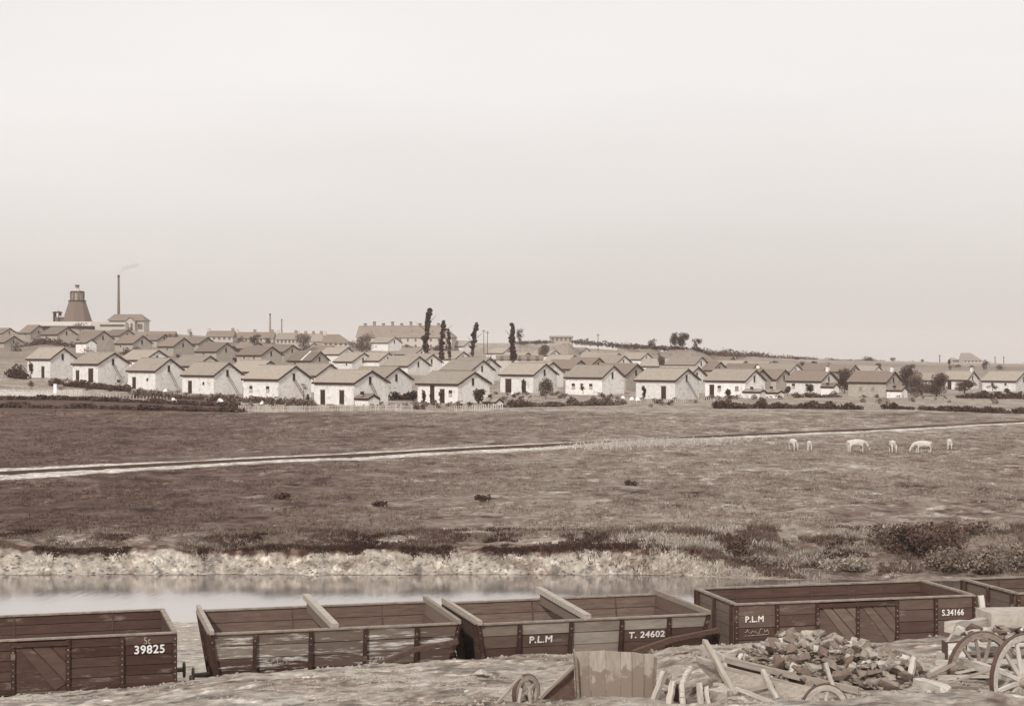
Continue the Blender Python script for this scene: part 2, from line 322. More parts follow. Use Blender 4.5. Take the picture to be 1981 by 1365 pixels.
def terrain(x, Y, detail=True):
    x = np.asarray(x, float); Y = np.asarray(Y, float)
    d = dtrack(x, Y); crest = -np.interp(x, cr_x, cr_z)
    lump = fbm(x * 1.3, Y * 1.3, 5)
    plat = crest + .1 * np.clip(-1.1 - d, 0, 60) + lump * .10 + fbm(x * .45 + 9, Y * .45, 3) * .12 * smooth(-1.0, -3, d)
    bed = -8.4 + lump * .08
    plat = plat + fbm(x * 5, Y * 5, 3) * .07 + (fbm(x * .5, Y * 1.8, 4)) * .05
    z = plat + (bed - plat) * smooth(-1.25, -.45, d + fbm(x * .9, x * 0, 3) * .35)
    ns = 72 + fbm(x * .12, x * 0 + 8) * 4
    t = np.clip((Y - (43 + .23 * x)) / (ns - (43 + .23 * x)), 0, 1.3)
    z = np.where(d > 4.4, -8.4 - 3.1 * t ** .9 + lump * .16 + np.where(t < .25, fbm(x * .3, Y * .3) * .5 * smooth(4.4, 6, d), 0), z)
    z = np.where(Y > ns, np.maximum(-11.55 - (Y - ns) * .3, -12.6), z)
    s = shore(x); q = Y - s
    soft = smooth(8, 15, x)                                    # cliff at left, overgrown slope at right
    hgt = 1.12 + fbm(x * .25, x * 0 + 1, 4) * .42
    groove = np.abs(fbm(x * 1.9, Y * .3, 5)) * .8 + fbm(x * 3.7, Y * 5, 3) * .5
    cl = -11.5 + hgt * smooth(-.15, 1.25 + .3 * soft, q + groove * .8 - .25 + fbm(x * 3.2, Y * 4.5, 5) * .22 + fbm(x * .7, Y * 0 + 3, 3) * .5) + fbm(x * 6, Y * 6 + 9, 4) * .05 * smooth(0, .3, q) - .0
    edge = smooth(.9, 5.2, q + fbm(x * .3 + 5, Y * .25, 4) * 3.4)
    cl = cl + (-9.95 - cl) * (edge * .92 + .08 * smooth(4, 9, q))
    sl = -11.5 + 1.55 * smooth(-.3, 9.5, q + fbm(x * .25, Y * .25, 4) * 3) + fbm(x * .8, Y * .8, 4) * .30 * smooth(0, 2, q)
    bank = cl * (1 - soft) + sl * soft
    bank = bank + fbm(x * 1.1, Y * 1.1, 4) * .14 * smooth(.2, 1.5, q) + fbm(x * .5, Y * .35 + 40, 4) * .16 * smooth(3, 8, q)
    z = np.where(q > -1.2, np.where(q > -.25, bank, np.minimum(-11.5 - (-.25 - q) * .8, bank)), z)
    far = rbf(x, Y) - EYE + fbm(x * .35, Y * .35, 3) * .12
    k = smooth(118, 175, Y)
    z = np.where(Y > 118, (z * (1 - k) + far * k), z)
    return z + EYE
def hit(px, py, y0=100, y1=1200):
    Ys = np.concatenate([np.arange(y0, min(y1, 500), .4), np.arange(500, max(y1, 501), 2.0)]); t = (px - CX) / FPX
    dz = terrain(t * Ys, Ys) - (EYE - (py - CY) / FPX * Ys); i = np.argmax(dz > 0)
    if dz[i] <= 0: i = len(Ys) - 1
    Y = Ys[i]; return Vector((t * Y, Y, float(terrain(t * Y, Y))))
def onground(px, Y): x = (px - CX) / FPX * Y; return Vector((x, Y, float(terrain(x, Y))))
# narrow railway across the meadow
RAILPX = [(-350, 935), (21, 916), (353, 898), (700, 882), (1145, 857.5), (1380, 844), (1776, 827), (1952, 817), (2400, 800)]
rp = [hit(*p, 100, 400) for p in RAILPX]
rx_ = np.array([p.x for p in rp]); ry_ = np.array([p.y for p in rp])
def railY(x): return np.interp(x, rx_, ry_)

Yr = np.concatenate([np.arange(-30, 20, 2.5), np.arange(20, 27, .5), np.arange(27, 42, .14), np.arange(42, 83, .55), np.arange(83, 85.4, .2), np.arange(85.4, 88.6, .08), np.arange(88.6, 97, .17), np.arange(97, 122, .45), np.arange(122, 212, .36), np.arange(212, 320, .9), np.geomspace(320, 1000, 190), np.geomspace(1010, 9000, 40)])
tj = np.concatenate([np.linspace(-3, -.7, 24)[:-1], np.linspace(-.7, -.36, 60)[:-1], np.linspace(-.36, .36, 520), np.linspace(.36, .7, 60)[1:], np.linspace(.7, 3, 24)[1:]])
GY = np.repeat(Yr[:, None], len(tj), 1); GX = (np.maximum(GY, 4) + 3) * tj[None]
GZ = terrain(GX, GY)
# ground colour: what grows or lies there
d = dtrack(GX, GY); n1 = fbm(GX * .5, GY * .5, 4); n2 = fbm(GX * 2.1, GY * 2.1, 3)
g = .31 + n1 * .24 + n2 * .22 + fbm(GX * 6, GY * 6, 3) * .35 - .13 * smooth(.08, .22, fbm(GX * .8 + 40, GY * 2.2, 4))
g = np.where(d > -.9, .20 + n2 * .15, g); g = np.where(d > 4.4, .34 + n1 * .25, g)
g = g - .12 * smooth(.05, .35, fbm(GX * .25 + 3, GY * .4, 3)) * (d < -1)
q = GY - shore(GX); soft = smooth(6, 15, GX + n1 * 9)
pxv = CX + FPX * GX / np.maximum(GY, 5); pyv = CY + FPX * (EYE - GZ) / np.maximum(GY, 5)
hx = np.clip((pxv - 22) / 1933, -.3, 1.3)
st_ = fbm(GX * .9, GY * .55 + 7, 5); mead = (.060 + .115 * smooth(0, .75, hx)) * (1 + n1 * .7 + fbm(GX * .10, GY * .08, 4) * .9 + st_ * 1.3 - .5 * smooth(.10, .2, fbm(GX * .55 + 70, GY * .4, 4)) + .9 * smooth(.16, .26, fbm(GX * .8 + 20, GY * .5, 4)))
zz_ = GZ * 4; cliff = .32 + fbm(GX * 2.5, zz_ + GY, 5) * .12 + fbm(GX * .5, zz_ * .3, 3) * .15 - .13 * smooth(.06, .18, fbm(GX * .9 + 6, zz_ * .5, 4)) + .05 * smooth(.4, 0, q)
slope = np.gradient(GZ, axis=0) / np.maximum(np.gradient(GY, axis=0), .05); zf = GZ - EYE + 11.5
topz = np.max(np.where((q < 1.9) & (q > 0), zf, -9), axis=0)[None]; hf = np.where(topz > -5, zf / np.maximum(topz, .1), 0)
ck = np.maximum(smooth(.80, .90, hf + fbm(GX * .8, GX * 0 + 4, 5) * .75 + fbm(GX * 4, GY * 3, 3) * .14), smooth(1.5, 2.0, q)) * (q > .1)
edgedark = .028 + .05 * smooth(-.1, .2, n2) + np.maximum(n2, 0) * .2 + .10 * smooth(1.6, 3, q) + .16 * smooth(.03, .2, fbm(GX * .5 + 31, GY * .9, 3)) * smooth(1.2, 2.2, q)
bank = cliff * (1 - ck) + edgedark * ck; bank = bank + (mead - bank) * smooth(3.5, 7.5, q + n1 * 3)
bankr = .18 + n1 * .25 + n2 * .18; bankr = bankr + (mead - bankr) * smooth(8, 12, q)
g = np.where(q > -.6, bank * (1 - soft) + bankr * soft, g)
g = np.where((GY > 97), mead, g)
dr = (GY - railY(GX)) * .80                                     # across the field track
wob = fbm(GX * .5, GY * .5, 4)
wl = np.interp(GX, [-50, -20, 20, 60], [5.0, 3.6, 3.0, 2.8]); wu = np.interp(GX, [-50, -20, 5, 20, 60], [4.6, 3.6, 2.4, 1.8, 1.4])
core = np.interp(GX, [-50, 0, 40, 58], [.85, .75, .6, 0.0]); pale = smooth(-wl - .6, -wl + .6, dr + wob * 2.2) * (1 - smooth(wu - .3, wu + .6, dr + wob * .8)); pale = pale * (1 - smooth(core + .2, core - .2, np.abs(dr)))
g = np.where((GY > 100) & (GY < 260), g + (.46 + n2 * .3 + n1 * .2 - g) * pale, g)
corek = smooth(core + .2, core - .2, np.abs(dr)) * (GY > 100) * (GY < 260) * (core > .2); g = g + (.035 - g) * corek
up = (GY > railY(GX)) & (GY > 110)                              # upper field a little smoother
vill = smooth(-2, 2, 797 - pyv + n1 * 6) * (GY > 200)
gv = .23 + n1 * .30 + n2 * .1
g = np.where(GY > 200, g + (gv - g) * vill, g)
dk = vill * smooth(480, 420, pxv + n1 * 60) * smooth(764, 768, pyv + n1 * 4)
g = g + (.055 - g) * dk * (GY > 200)
lp = (GY > 220) * (pyv > 753) * (pyv < 766) * (pxv < 160); g = np.where(lp > 0, .45, g)
farg = .21 + fbm(GX * .02, GY * .02, 4) * .2 + n1 * .05
g = g + (farg - g) * smooth(330, 380, GY)
rows, cols = GX.shape; idx = np.arange(rows * cols).reshape(rows, cols)
F = np.stack([idx[:-1, :-1], idx[:-1, 1:], idx[1:, 1:], idx[1:, :-1]], -1).reshape(-1, 4)
ground = link('ground', npmesh('ground', np.stack([GX, GY, GZ], -1).reshape(-1, 3), F, M_ground, True, tone_np(g).reshape(-1, 3))); tag(ground, kind='structure')
# river
wm = bpy.data.materials.new('river_water'); wm.use_nodes = True; t = wm.node_tree; b = t.nodes['Principled BSDF']
b.inputs['Base Color'].default_value = (.50, .465, .44, 1); b.inputs['Metallic'].default_value = .85; b.inputs['Roughness'].default_value = .11
nz = t.nodes.new('ShaderNodeTexNoise'); nz.inputs['Scale'].default_value = 1.6; nz.inputs['Detail'].default_value = 4
gp = t.nodes.new('ShaderNodeNewGeometry'); mp = t.nodes.new('ShaderNodeMapping'); mp.inputs['Scale'].default_value = (2.2, .35, 1)
t.links.new(gp.outputs['Position'], mp.inputs[0]); t.links.new(mp.outputs[0], nz.inputs[0])
bp = t.nodes.new('ShaderNodeBump'); bp.inputs['Distance'].default_value = .012; bp.inputs['Strength'].default_value = .6; t.links.new(nz.outputs[0], bp.inputs['Height']); t.links.new(bp.outputs[0], b.inputs['Normal'])
wv = [(-90, 66, EYE - 11.5), (90, 66, EYE - 11.5), (90, 90, EYE - 11.5), (-90, 90, EYE - 11.5)]
me = bpy.data.meshes.new('river'); me.from_pydata(wv, [], [(0, 1, 2, 3)]); me.materials.append(wm); tag(link('river', me), kind='structure')

# ---------------------------------------------------------------- foliage meshes
def leaves(n, blob, size, g0, gv, seed, up=.3):
    """n leaf-sized triangles in a set of blobs [(cx,cy,cz,rx,ry,rz)]"""
    r = np.random.RandomState(seed); B = np.array(blob, float); vol = B[:, 3] * B[:, 4] * B[:, 5]; k = r.choice(len(B), n, p=vol / vol.sum())
    dv = r.normal(size=(n, 3)); dv /= np.linalg.norm(dv, axis=1)[:, None]; rad = r.rand(n) ** (1 / 2.2)
    P = B[k, :3] + dv * rad[:, None] * B[k, 3:]
    cl = fbm(P[:, 0] * 1.1 + P[:, 2] * .7 + seed, P[:, 1] * 1.1 + P[:, 2] * .9, 3); keep = cl > -.16; P = P[keep]; cl = cl[keep]; n = len(P)
    a = r.normal(size=(n, 3)); a /= np.linalg.norm(a, axis=1)[:, None]; b = r.normal(size=(n, 3)); b -= (a * b).sum(1)[:, None] * a; b /= np.linalg.norm(b, axis=1)[:, None]
    s = size * (.6 + .8 * r.rand(n))[:, None]
    V = np.stack([P - a * s, P + a * s, P + b * s * 1.1 + a * s * .2], 1).reshape(-1, 3); F = np.arange(3 * n).reshape(-1, 3)
    g = g0 + gv * (r.rand(n) - .5) + cl * g0 * 1.2
    return V, F, np.repeat(tone_np(g), 3, 0)
def crown_mesh(name, n, blob, size, g0=.07, gv=.04, seed=1):
    V, F, c = leaves(n, blob, size, g0, gv, seed); return npmesh(name, V, F, M_leaf, False, c)
def trunk_mesh(name, h, r, lean=0, limbs=4, seed=1):
    q = random.Random(seed); m = MB(); m.tube((0, 0, -.4), (lean * .5, 0, h * .5), r, r * .7, 7); m.tube((lean * .5, 0, h * .5), (lean, 0, h), r * .7, r * .25, 7)
    for i in range(limbs):
        a = q.random() * 6.28; z = h * (.35 + .45 * q.random()); l = h * .3
        m.tube((lean * z / h, 0, z), (lean * z / h + math.cos(a) * l, math.sin(a) * l, z + l * .8), r * .35, r * .1, 5)
    return m.mesh(name, M_bark)
def tree(loc, cm, tm, label, cat='tree', group=None, name='tree', sc=1, rz=0, sz=None):
    t = empty(name, loc, rz, label, cat, group); t.scale = (sc, sc, sz or sc)
    link('crown', cm, t); link('trunk', tm, t); return t

# ---------------------------------------------------------------- houses
def gable_pts(L, D, hw, rise):   # local frame: near corner at origin, -x along the front, +y to the back
    return
def build_house(loc, L, D, hw, rise, feats, dark, label, name='cottage', gwin=True, wallm=None, chim=None, sink=1.5, cat='house', oh=.28, rot=None, group='miners cottages in parallel rows'):
    t = empty(name, loc, math.radians(-A_DEG) if rot is None else rot, label, cat, group)
    wm_ = wallm or M_wall
    m = MB(); v = [(-L, 0), (0, 0), (0, D), (-L, D)]
    m.v = [(x, y, -sink) for x, y in v] + [(x, y, hw) for x, y in v] + [(0, D / 2, hw + rise), (-L, D / 2, hw + rise)]
    m.f = [(0, 1, 5, 4), (2, 3, 7, 6), (1, 2, 6, 8, 5), (3, 0, 4, 9, 7), (3, 2, 1, 0)]
    m.obj('wall', wm_, t)
    s = rise / (D / 2); th = .10; ez = hw - s * oh
    def roofpair(x0, x1, lift, thk, o2, matr, nm):
        m = MB(); e = hw - s * o2 + lift; k = hw + rise + lift
        m.slab((x0, -o2, e), (x1, -o2, e), (x1, D / 2, k), (x0, D / 2, k), (0, 0, thk))
        m.slab((x1, D + o2, e), (x0, D + o2, e), (x0, D / 2 + .003, k), (x1, D / 2 + .003, k), (0, 0, thk))
        return m.obj(nm, matr, t)
    rf = roofpair(-L - oh, oh, .02, th, oh, M_roofd if dark else M_roof, 'roof')
    m = MB(); m.tube((-L - oh, D / 2, hw + rise + th + .02), (oh, D / 2, hw + rise + th + .02), .09, .09, 6); m.obj('ridge_cap', M_roof, rf)
    # near-black verge and eaves boards: tile edge plus the roof-edge shadow put in as colour
    for x0 in (oh - .05, -L - oh - .01):
        m = MB()
        m.slab((x0, -oh, ez - .22), (x0 + .06, -oh, ez - .22), (x0 + .06, D / 2, hw + rise - .22), (x0, D / 2, hw + rise - .22), (0, 0, .24))
        m.slab((x0, D + oh, ez - .22), (x0 + .06, D + oh, ez - .22), (x0 + .06, D / 2 + .003, hw + rise - .22), (x0, D / 2 + .003, hw + rise - .22), (0, 0, .24))
        m.obj('verge_shadow_board', M_trim, t)
    MB().box(-L - oh, oh - .06, -oh - .02, -oh + .05, ez - .22, ez + .045).obj('eaves_shadow_board', M_trim, t)
    for kind, fr in feats:
        x = -L * (1 - fr)
        w_, z0, z1 = {'door': (.95, .0, 2.05), 'wide': (1.4, .0, 2.4), 'tall': (.9, .0, 2.6), 'win': (.7, 1.05, 1.95), 'winb': (.75, 1.1, 1.9), 'vent': (.45, 1.5, 1.95)}[kind]
        if kind in ('door', 'wide', 'tall'):
            o = MB().box(x - w_ / 2, x + w_ / 2, -.03, .3, z0, z1).obj('door', M_void, t)
            MB().box(x - w_ / 2 - .08, x + w_ / 2 + .08, -.045, .02, z1, z1 + .12).obj('lintel', M_brick, o)
        else:
            o = MB().box(x - w_ / 2, x + w_ / 2, -.03, .3, z0, z1).obj('window', M_void if kind != 'winb' else M_brick, t)
            MB().box(x - w_ / 2 - .06, x + w_ / 2 + .06, -.08, .02, z0 - .08, z0).obj('sill', M_shut, o)
            if kind == 'win': MB().box(x - w_ / 2 + .02, x + w_ / 2 - .02, -.06, -.035, z0, z0 + .45).obj('shutter', M_shut, o)
    if gwin:
        yc = D * .47; o = MB().box(-.3, .03, yc - .25, yc + .25, hw - .35, hw + .75).obj('window', M_void, t)
        MB().box(-.02, .08, yc - .3, yc + .3, hw - .43, hw - .35).obj('sill', M_shut, o)
    if chim:
        for fr, matc in chim:
            x = -L * (1 - fr); c = MB().box(x - .28, x + .28, D / 2 - .3, D / 2 + .3, hw + rise - .4, hw + rise + .85).obj('chimney', matc, t)
            MB().box(x - .33, x + .33, D / 2 - .35, D / 2 + .35, hw + rise + .85, hw + rise + .97).obj('cap', M_brick, c)
    return t
HOUSES = []
for i, (lx, cx, cey, pk, rx, by, Y, feats, dark, label) in enumerate(FULL):
    oh = .28; c0 = at(cx, cey, Y); tl = (lx - CX) / FPX; tr = (rx - CX) / FPX
    L = (c0.x - tl * Y) / (ca + tl * sa) - 2 * oh; D = (tr * Y - c0.x) / (sa - tr * ca) - 2 * oh
    L = min(max(L, 6.0), 9.5); D = min(max(D, 4.8), 8.5)
    # eave corner sits one overhang out along both axes
    base = EYE - (by - CY) / FPX * Y; cor = Vector((c0.x, Y, 0)) + Vector((-ca * oh, sa * oh, 0)) + Vector((sa * oh, ca * oh, 0))
    Yp = Y + D / 2 * ca; zp = EYE - (pk - CY) / FPX * Yp; ze = c0.z
    s = (zp - .12 - ze) / (D / 2 + oh); s = min(max(s, .42), .72); rise = s * D / 2; hw = ze + s * oh - base
    hw = max(hw, 2.5)
    loc = Vector((cor.x, cor.y, ze + s * oh - hw))
    wallm = M_wallgrey if i in (12, 16, 17, 18, 19, 20, 21, 22, 23) else M_wall
    t = build_house(loc, L, D, hw, rise, feats, dark, label, wallm=wallm, chim=[(.95, M_wall)] if i in (14,) else ([(.95, M_wall)] if i in (11, 12) else None), sink=2.2)
    HOUSES.append((t, L, D, hw, rise))
for (pxk, pyk, Y, dark, label) in PART:
    L, D, hw, rise = 8.0, 6.8, 3.05, 1.85
    if label.startswith('low cottage'): L = 14
    p = at(pxk, pyk, Y + 2.7); cor = Vector((p.x - sa * D / 2 - ca * .28, p.y - ca * D / 2 + sa * .28, p.z - hw - rise - .12))
    build_house(cor, L, D, hw, rise, [('vent', .3)], dark, label, wallm=M_wall if not dark else M_wallgrey, chim=[(.2, M_wall)] if 'white chimney' in label else None, sink=2.5)
# pale strip on the striped roof
t, L, D, hw, rise = HOUSES[23]; s = rise / (D / 2)
MB().slab((-L * .42, -.28, hw - s * .28 + .14), (-L * .42 + .45, -.28, hw - s * .28 + .14), (-L * .42 + .45, D / 2, hw + rise + .14), (-L * .42, D / 2, hw + rise + .14), (0, 0, .05)).obj('roof_strip', M_wall, t)
# ladders from the ground to the attic windows
lad = MB
def ladder(h, run, label):
    t_, L, D, hw, rise = HOUSES[h]; yc = D * .47
    T = Matrix.Translation(t_.location) @ Matrix.Rotation(math.radians(-A_DEG), 4, 'Z')
    p0 = T @ Vector((1.15, yc + run, 0)); p1 = T @ Vector((.06, yc + .1, hw - .2)); p0.z = float(terrain(p0.x, p0.y))
    t = empty('ladder', p0, 0, label, 'ladder'); d_ = p1 - p0; sd = (T.to_3x3() @ Vector((0, 1, 0))) * .2
    for k in (-1, 1): MB().beam(sd * k, d_ + sd * k, .07, .07).obj('rail', M_wood, t, color=.07)
    for i in range(1, 9): MB().beam(d_ * i / 9.5 - sd, d_ * i / 9.5 + sd, .04, .04).obj('rung', M_wood, t, color=.12)
for h, r, l in ((1, 1.6, 'thin ladder leaning on the gable of the second cottage from left'), (2, 1.3, 'ladder against the gable of the third cottage from left'), (3, 1.4, 'ladder under the gable window of the fourth cottage from left'),
                (5, 1.0, 'ladder against the gable of the nearest cottage'), (9, 1.6, 'slanting ladder on the gable of the cypress cottage'), (4, 1.4, 'ladder behind the bare bushes on the fifth cottage gable')): ladder(h, r, l)

# sheds and lean-tos
def shed(px, py, Y, L, D, h, rise, label, dark=0, wallm=None, rot=None, open_=True):
    p = at(px, py, Y); t = build_house(p, L, D, h, rise, [('vent', .5)] if open_ else [], dark, label, name='shed', gwin=False, wallm=wallm or M_wall, cat='shed', oh=.12, group='garden sheds beside the cottages', rot=rot)
    return t
shed(712, 784, 233, 2.6, 2.2, 1.0, .5, 'low lean-to shed with dark shallow roof on the nearest cottage gable', 1)
shed(958, 789, 243, 2.3, 1.8, .9, .5, 'little white shed in front of the cottage with climbing plants')
shed(1470, 770, 283, 3.4, 2.0, 1.1, .3, 'low white shed touching the gable of the cottage with low sheds')
shed(1504, 769, 285, 2.6, 2.2, .9, .3, 'second low shed farther right with a sagging flat roof')
shed(1744, 766, 305, 3.0, 2.4, 1.1, .6, 'lean-to with drooping roof at the gable of the grey cottage', 1)
shed(1612, 760, 312, 2.6, 2.2, 1.2, .6, 'lean-to beside the gable between the two right hand cottages', 1)
shed(166, 676, 415, 4.2, 3.2, 1.7, .9, 'small white shed with dark roof on the left hillside', 1)
shed(236, 757, 276, 2.2, 1.6, .9, .3, 'low white outhouse against the left wall of the third cottage')

# ---------------------------------------------------------------- mine, works and large buildings far behind
def frustum(m, p, r0, r1, z0, z1, n=8):
    m.tube((p[0], p[1], z0), (p[0], p[1], z1), r0, r1, n)
M_far = mat('far_plaster', .45, .1, .5); M_farroof = mat('far_slate', .17, .12, .6)
M_board = mat('tarred_boarding', .125, .15, 1.5, stretch=(4, 4, .4)); M_farwhite = mat('far_limewash', .44, .06, .5)
YM = 700; k = YM / FPX
def px2(px, py, Y=YM): return at(px, py, Y)
c0 = px2(149.5, 622); t = empty('pithead_tower', c0, 0, 'tall tapering boarded pithead tower with a louvred drum and small cap', 'mine tower')
m = MB(); frustum(m, (0, 0), 35 * k, 16 * k, -4, 40 * k, 8); m.obj('boarded_base', M_board, t)
m = MB(); frustum(m, (0, 0), 18 * k, 18 * k, 39.5 * k, 41 * k, 8); m.obj('cornice', M_trim, t)
m = MB(); frustum(m, (0, 0), 11.5 * k, 11.5 * k, 41 * k, 57 * k, 8); dr_ = m.obj('drum', M_wallgrey, t)
for i in range(8):
    a = math.pi / 8 + i * math.pi / 4; r = 12 * k; MB().box(-.35, .35, -.35, .35, 41 * k, 57 * k).obj('post', M_board, dr_).location = (r * math.cos(a), r * math.sin(a), 0)
m = MB(); frustum(m, (0, 0), 14 * k, 13 * k, 57 * k, 59 * k, 8); m.obj('drum_roof', M_trim, t)
m = MB(); frustum(m, (0, 0), 8 * k, 3.6 * k, 59 * k, 64 * k, 8); m.obj('cap_slope', M_farwhite, t)
m = MB(); frustum(m, (0, 0), 3.6 * k, 3.6 * k, 64 * k, 69 * k, 8); m.obj('cupola', M_brick, t)
m = MB(); frustum(m, (0, 0), 5 * k, 4 * k, 69 * k, 71 * k, 8); m.obj('cupola_roof', M_trim, t)
c1 = px2(111, 622); t = empty('winding_turret', c1, 0, 'small dark turret with a wide flat roof left of the pithead tower', 'tower')
for sx in (-1, 1):
    for sy in (-1, 1): MB().box(sx * 5 * k - .3, sx * 5 * k + .3, sy * 5 * k - .3, sy * 5 * k + .3, -4, 17 * k).obj('post', M_trim, t)
MB().box(-5 * k, 5 * k, -5 * k, 5 * k, -4, 9 * k).obj('cabin', M_board, t)
m = MB(); frustum(m, (0, 0), 11 * k, 8 * k, 17 * k, 19.5 * k, 4); m.obj('roof', M_trim, t); m = MB(); frustum(m, (0, 0), 5 * k, 1 * k, 19.5 * k, 25 * k, 6); m.obj('roof_cap', M_farwhite, t)
t = empty('tower_annex', px2(126, 622), 0, 'low annex with pale roof joining the turret to the pithead tower', 'building')
MB().box(-8 * k, 6 * k, -1.5, 2, -3, 8 * k).obj('wall', M_board, t); MB().box(-9 * k, 7 * k, -2, 2.5, 8 * k, 11 * k).obj('roof', M_farwhite, t)
t = empty('long_mine_shed', px2(114, 632, 670), 0, 'long low mine shed with pale roof spread below the pithead tower', 'mine shed'); k2 = 670 / FPX
MB().box(-58 * k2, 60 * k2, 0, 8, -6, 2 * k2).obj('wall', M_trim, t); MB().slab((-62 * k2, -.6, 1.5 * k2), (63 * k2, -.6, 1.5 * k2), (58 * k2, 5, 9 * k2), (-58 * k2, 5, 9 * k2), (0, 0, .35)).obj('roof', M_farwhite, t)
t = empty('coal_bank_wall', px2(212, 632, 690), 0, 'white retaining wall between the mine shed and the engine house', 'wall')
MB().box(-34 * k, 30 * k, 0, 5, -5, 9 * k).obj('wall_face', M_farwhite, t); MB().box(-18 * k, 28 * k, -.5, 0, 2 * k, 4 * k).obj('dark_slot', M_trim, t)
# engine house
t = empty('engine_house', px2(244, 645), 0, 'two storey white engine house with hipped roof and arched windows', 'engine house')
MB().box(-33 * k, 34 * k, 0, 11, -5, 25 * k).obj('wall', M_far, t)
m = MB(); m.v = [(-37 * k, -1, 25 * k), (37 * k, -1, 25 * k), (37 * k, 12, 25 * k), (-37 * k, 12, 25 * k), (-29 * k, 5.5, 38 * k), (24 * k, 5.5, 38 * k)]
m.f = [(0, 1, 5, 4), (1, 2, 5), (2, 3, 4, 5), (3, 0, 4), (3, 2, 1, 0)]; m.obj('roof', M_farroof, t)
m = MB(); m.v = [(0 * k, -2.2, -5), (19 * k, -2.2, -5), (19 * k, .0, -5), (0, .0, -5), (0, -2.2, 23 * k), (19 * k, -2.2, 23 * k), (19 * k, 0, 23 * k), (0, 0, 23 * k), (9.5 * k, -2.2, 31 * k), (9.5 * k, 0, 31 * k)]
m.f = [(0, 1, 5, 8, 4), (1, 2, 6, 5), (3, 0, 4, 7), (2, 3, 7, 9, 6)]; po = m.obj('gabled_front', M_farwhite, t)
m = MB(); m.slab((-1.5 * k, -2.7, 22 * k), (9.5 * k, -2.7, 31 * k), (9.5 * k, 1, 31 * k), (-1.5 * k, 1, 22 * k), (0, 0, 1.4 * k)); m.slab((20.5 * k, -2.7, 22 * k), (9.6 * k, -2.7, 31 * k), (9.6 * k, 1, 31 * k), (20.5 * k, 1, 22 * k), (0, 0, 1.4 * k)); m.obj('gable_roof', M_farroof, t)
for xx in (-28, -20, -12, 25, 29.5):
    m = MB(); m.box(xx * k - .5, xx * k + .5, -.06, .1, 8 * k, 17 * k); m.tube((xx * k, -.055, 17 * k), (xx * k, .1, 17 * k), .5, .5, 10); m.obj('window', M_board, t)
for xx in (5, 13):
    m = MB(); m.box(xx * k - .45, xx * k + .45, -2.27, -2.1, 7 * k, 18 * k); m.tube((xx * k, -2.26, 18 * k), (xx * k, -2.1, 18 * k), .45, .45, 10); m.obj('window', M_board, t)
def stack(px, pyt, pyb, Y, wpx, label, smoke=False):
    b_ = at(px, pyb, Y); k_ = Y / FPX; t = empty('factory_chimney', b_, 0, label, 'chimney'); h = (pyb - pyt) * k_
    m = MB(); m.tube((0, 0, -6), (0, 0, h * .94), wpx * .62 * k_, wpx * .36 * k_, 12); m.obj('shaft', M_brick if not smoke else M_board, t)
    m = MB(); m.tube((0, 0, h * .94), (0, 0, h), wpx * .42 * k_, wpx * .42 * k_, 12); m.obj('crown_band', M_trim, t)
    return t
stack(229.5, 532, 612, 706, 5.4, 'tall dark factory chimney smoking behind the engine house', True)
stack(522.5, 606.5, 655, 850, 4.2, 'taller of the two thin works chimneys left of centre')
stack(545, 617, 655, 900, 3.4, 'shorter of the two thin works chimneys left of centre')
# barracks
YB = 620; k = YB / FPX
t = empty('barracks', at(690, 676, YB), math.radians(-7), 'long large two storey barracks with a row of chimneys on its pale roof', 'building')
LB = 186 * k; WB = 12; m = MB(); hw = 24 * k; hr = 46 * k
m.v = [(0, 0, -3), (LB, 0, -3), (LB, WB, -3), (0, WB, -3), (0, 0, hw), (LB, 0, hw), (LB, WB, hw), (0, WB, hw), (0, WB / 2, hr)]
m.f = [(0, 1, 5, 4), (1, 2, 6, 5), (2, 3, 7, 6), (3, 0, 4, 8, 7)]; m.obj('wall', M_far, t)
m = MB(); m.v = [(-.4, -.5, hw - .2), (LB + .5, -.5, hw - .2), (LB + .5, WB + .5, hw - .2), (-.4, WB + .5, hw - .2), (-.4, WB / 2, hr + .2), (LB - 4, WB / 2, hr + .2)]
m.f = [(0, 1, 5, 4), (1, 2, 5), (2, 3, 4, 5), (3, 0, 4)]; m.obj('roof', mat('barracks_roof', .20, .15, .5), t)
for i in range(9):
    x = 2 + i * (LB - 8) / 8; o = MB().box(x - .45, x + .45, WB / 2 - .5, WB / 2 + .5, hr - .3, hr + (1.4 if i % 2 else .8)).obj('chimney', M_brick, t)
    MB().box(x - .55, x + .55, WB / 2 - .6, WB / 2 + .6, hr + (1.4 if i % 2 else .8), hr + (1.4 if i % 2 else .8) + .2).obj('cap', M_trim, o)
for i in range(4):
    x = 5 + i * (LB - 8) / 3.6; z = hw + (hr - hw) * .45; MB().box(x - .25, x + .25, WB * .2, WB * .3, z - .2, z + .45).obj('dormer', M_farroof, t)
for i in range(12):
    x = 2 + i * (LB - 4) / 11
    for z in (.8, 3.0): MB().box(x - .35, x + .35, -.06, .1, z, z + 1.1).obj('window', M_board, t)
for y_ in (3.5, 8): MB().box(-.06, .1, y_ - .35, y_ + .35, 3, 4.2).obj('window', M_board, t)
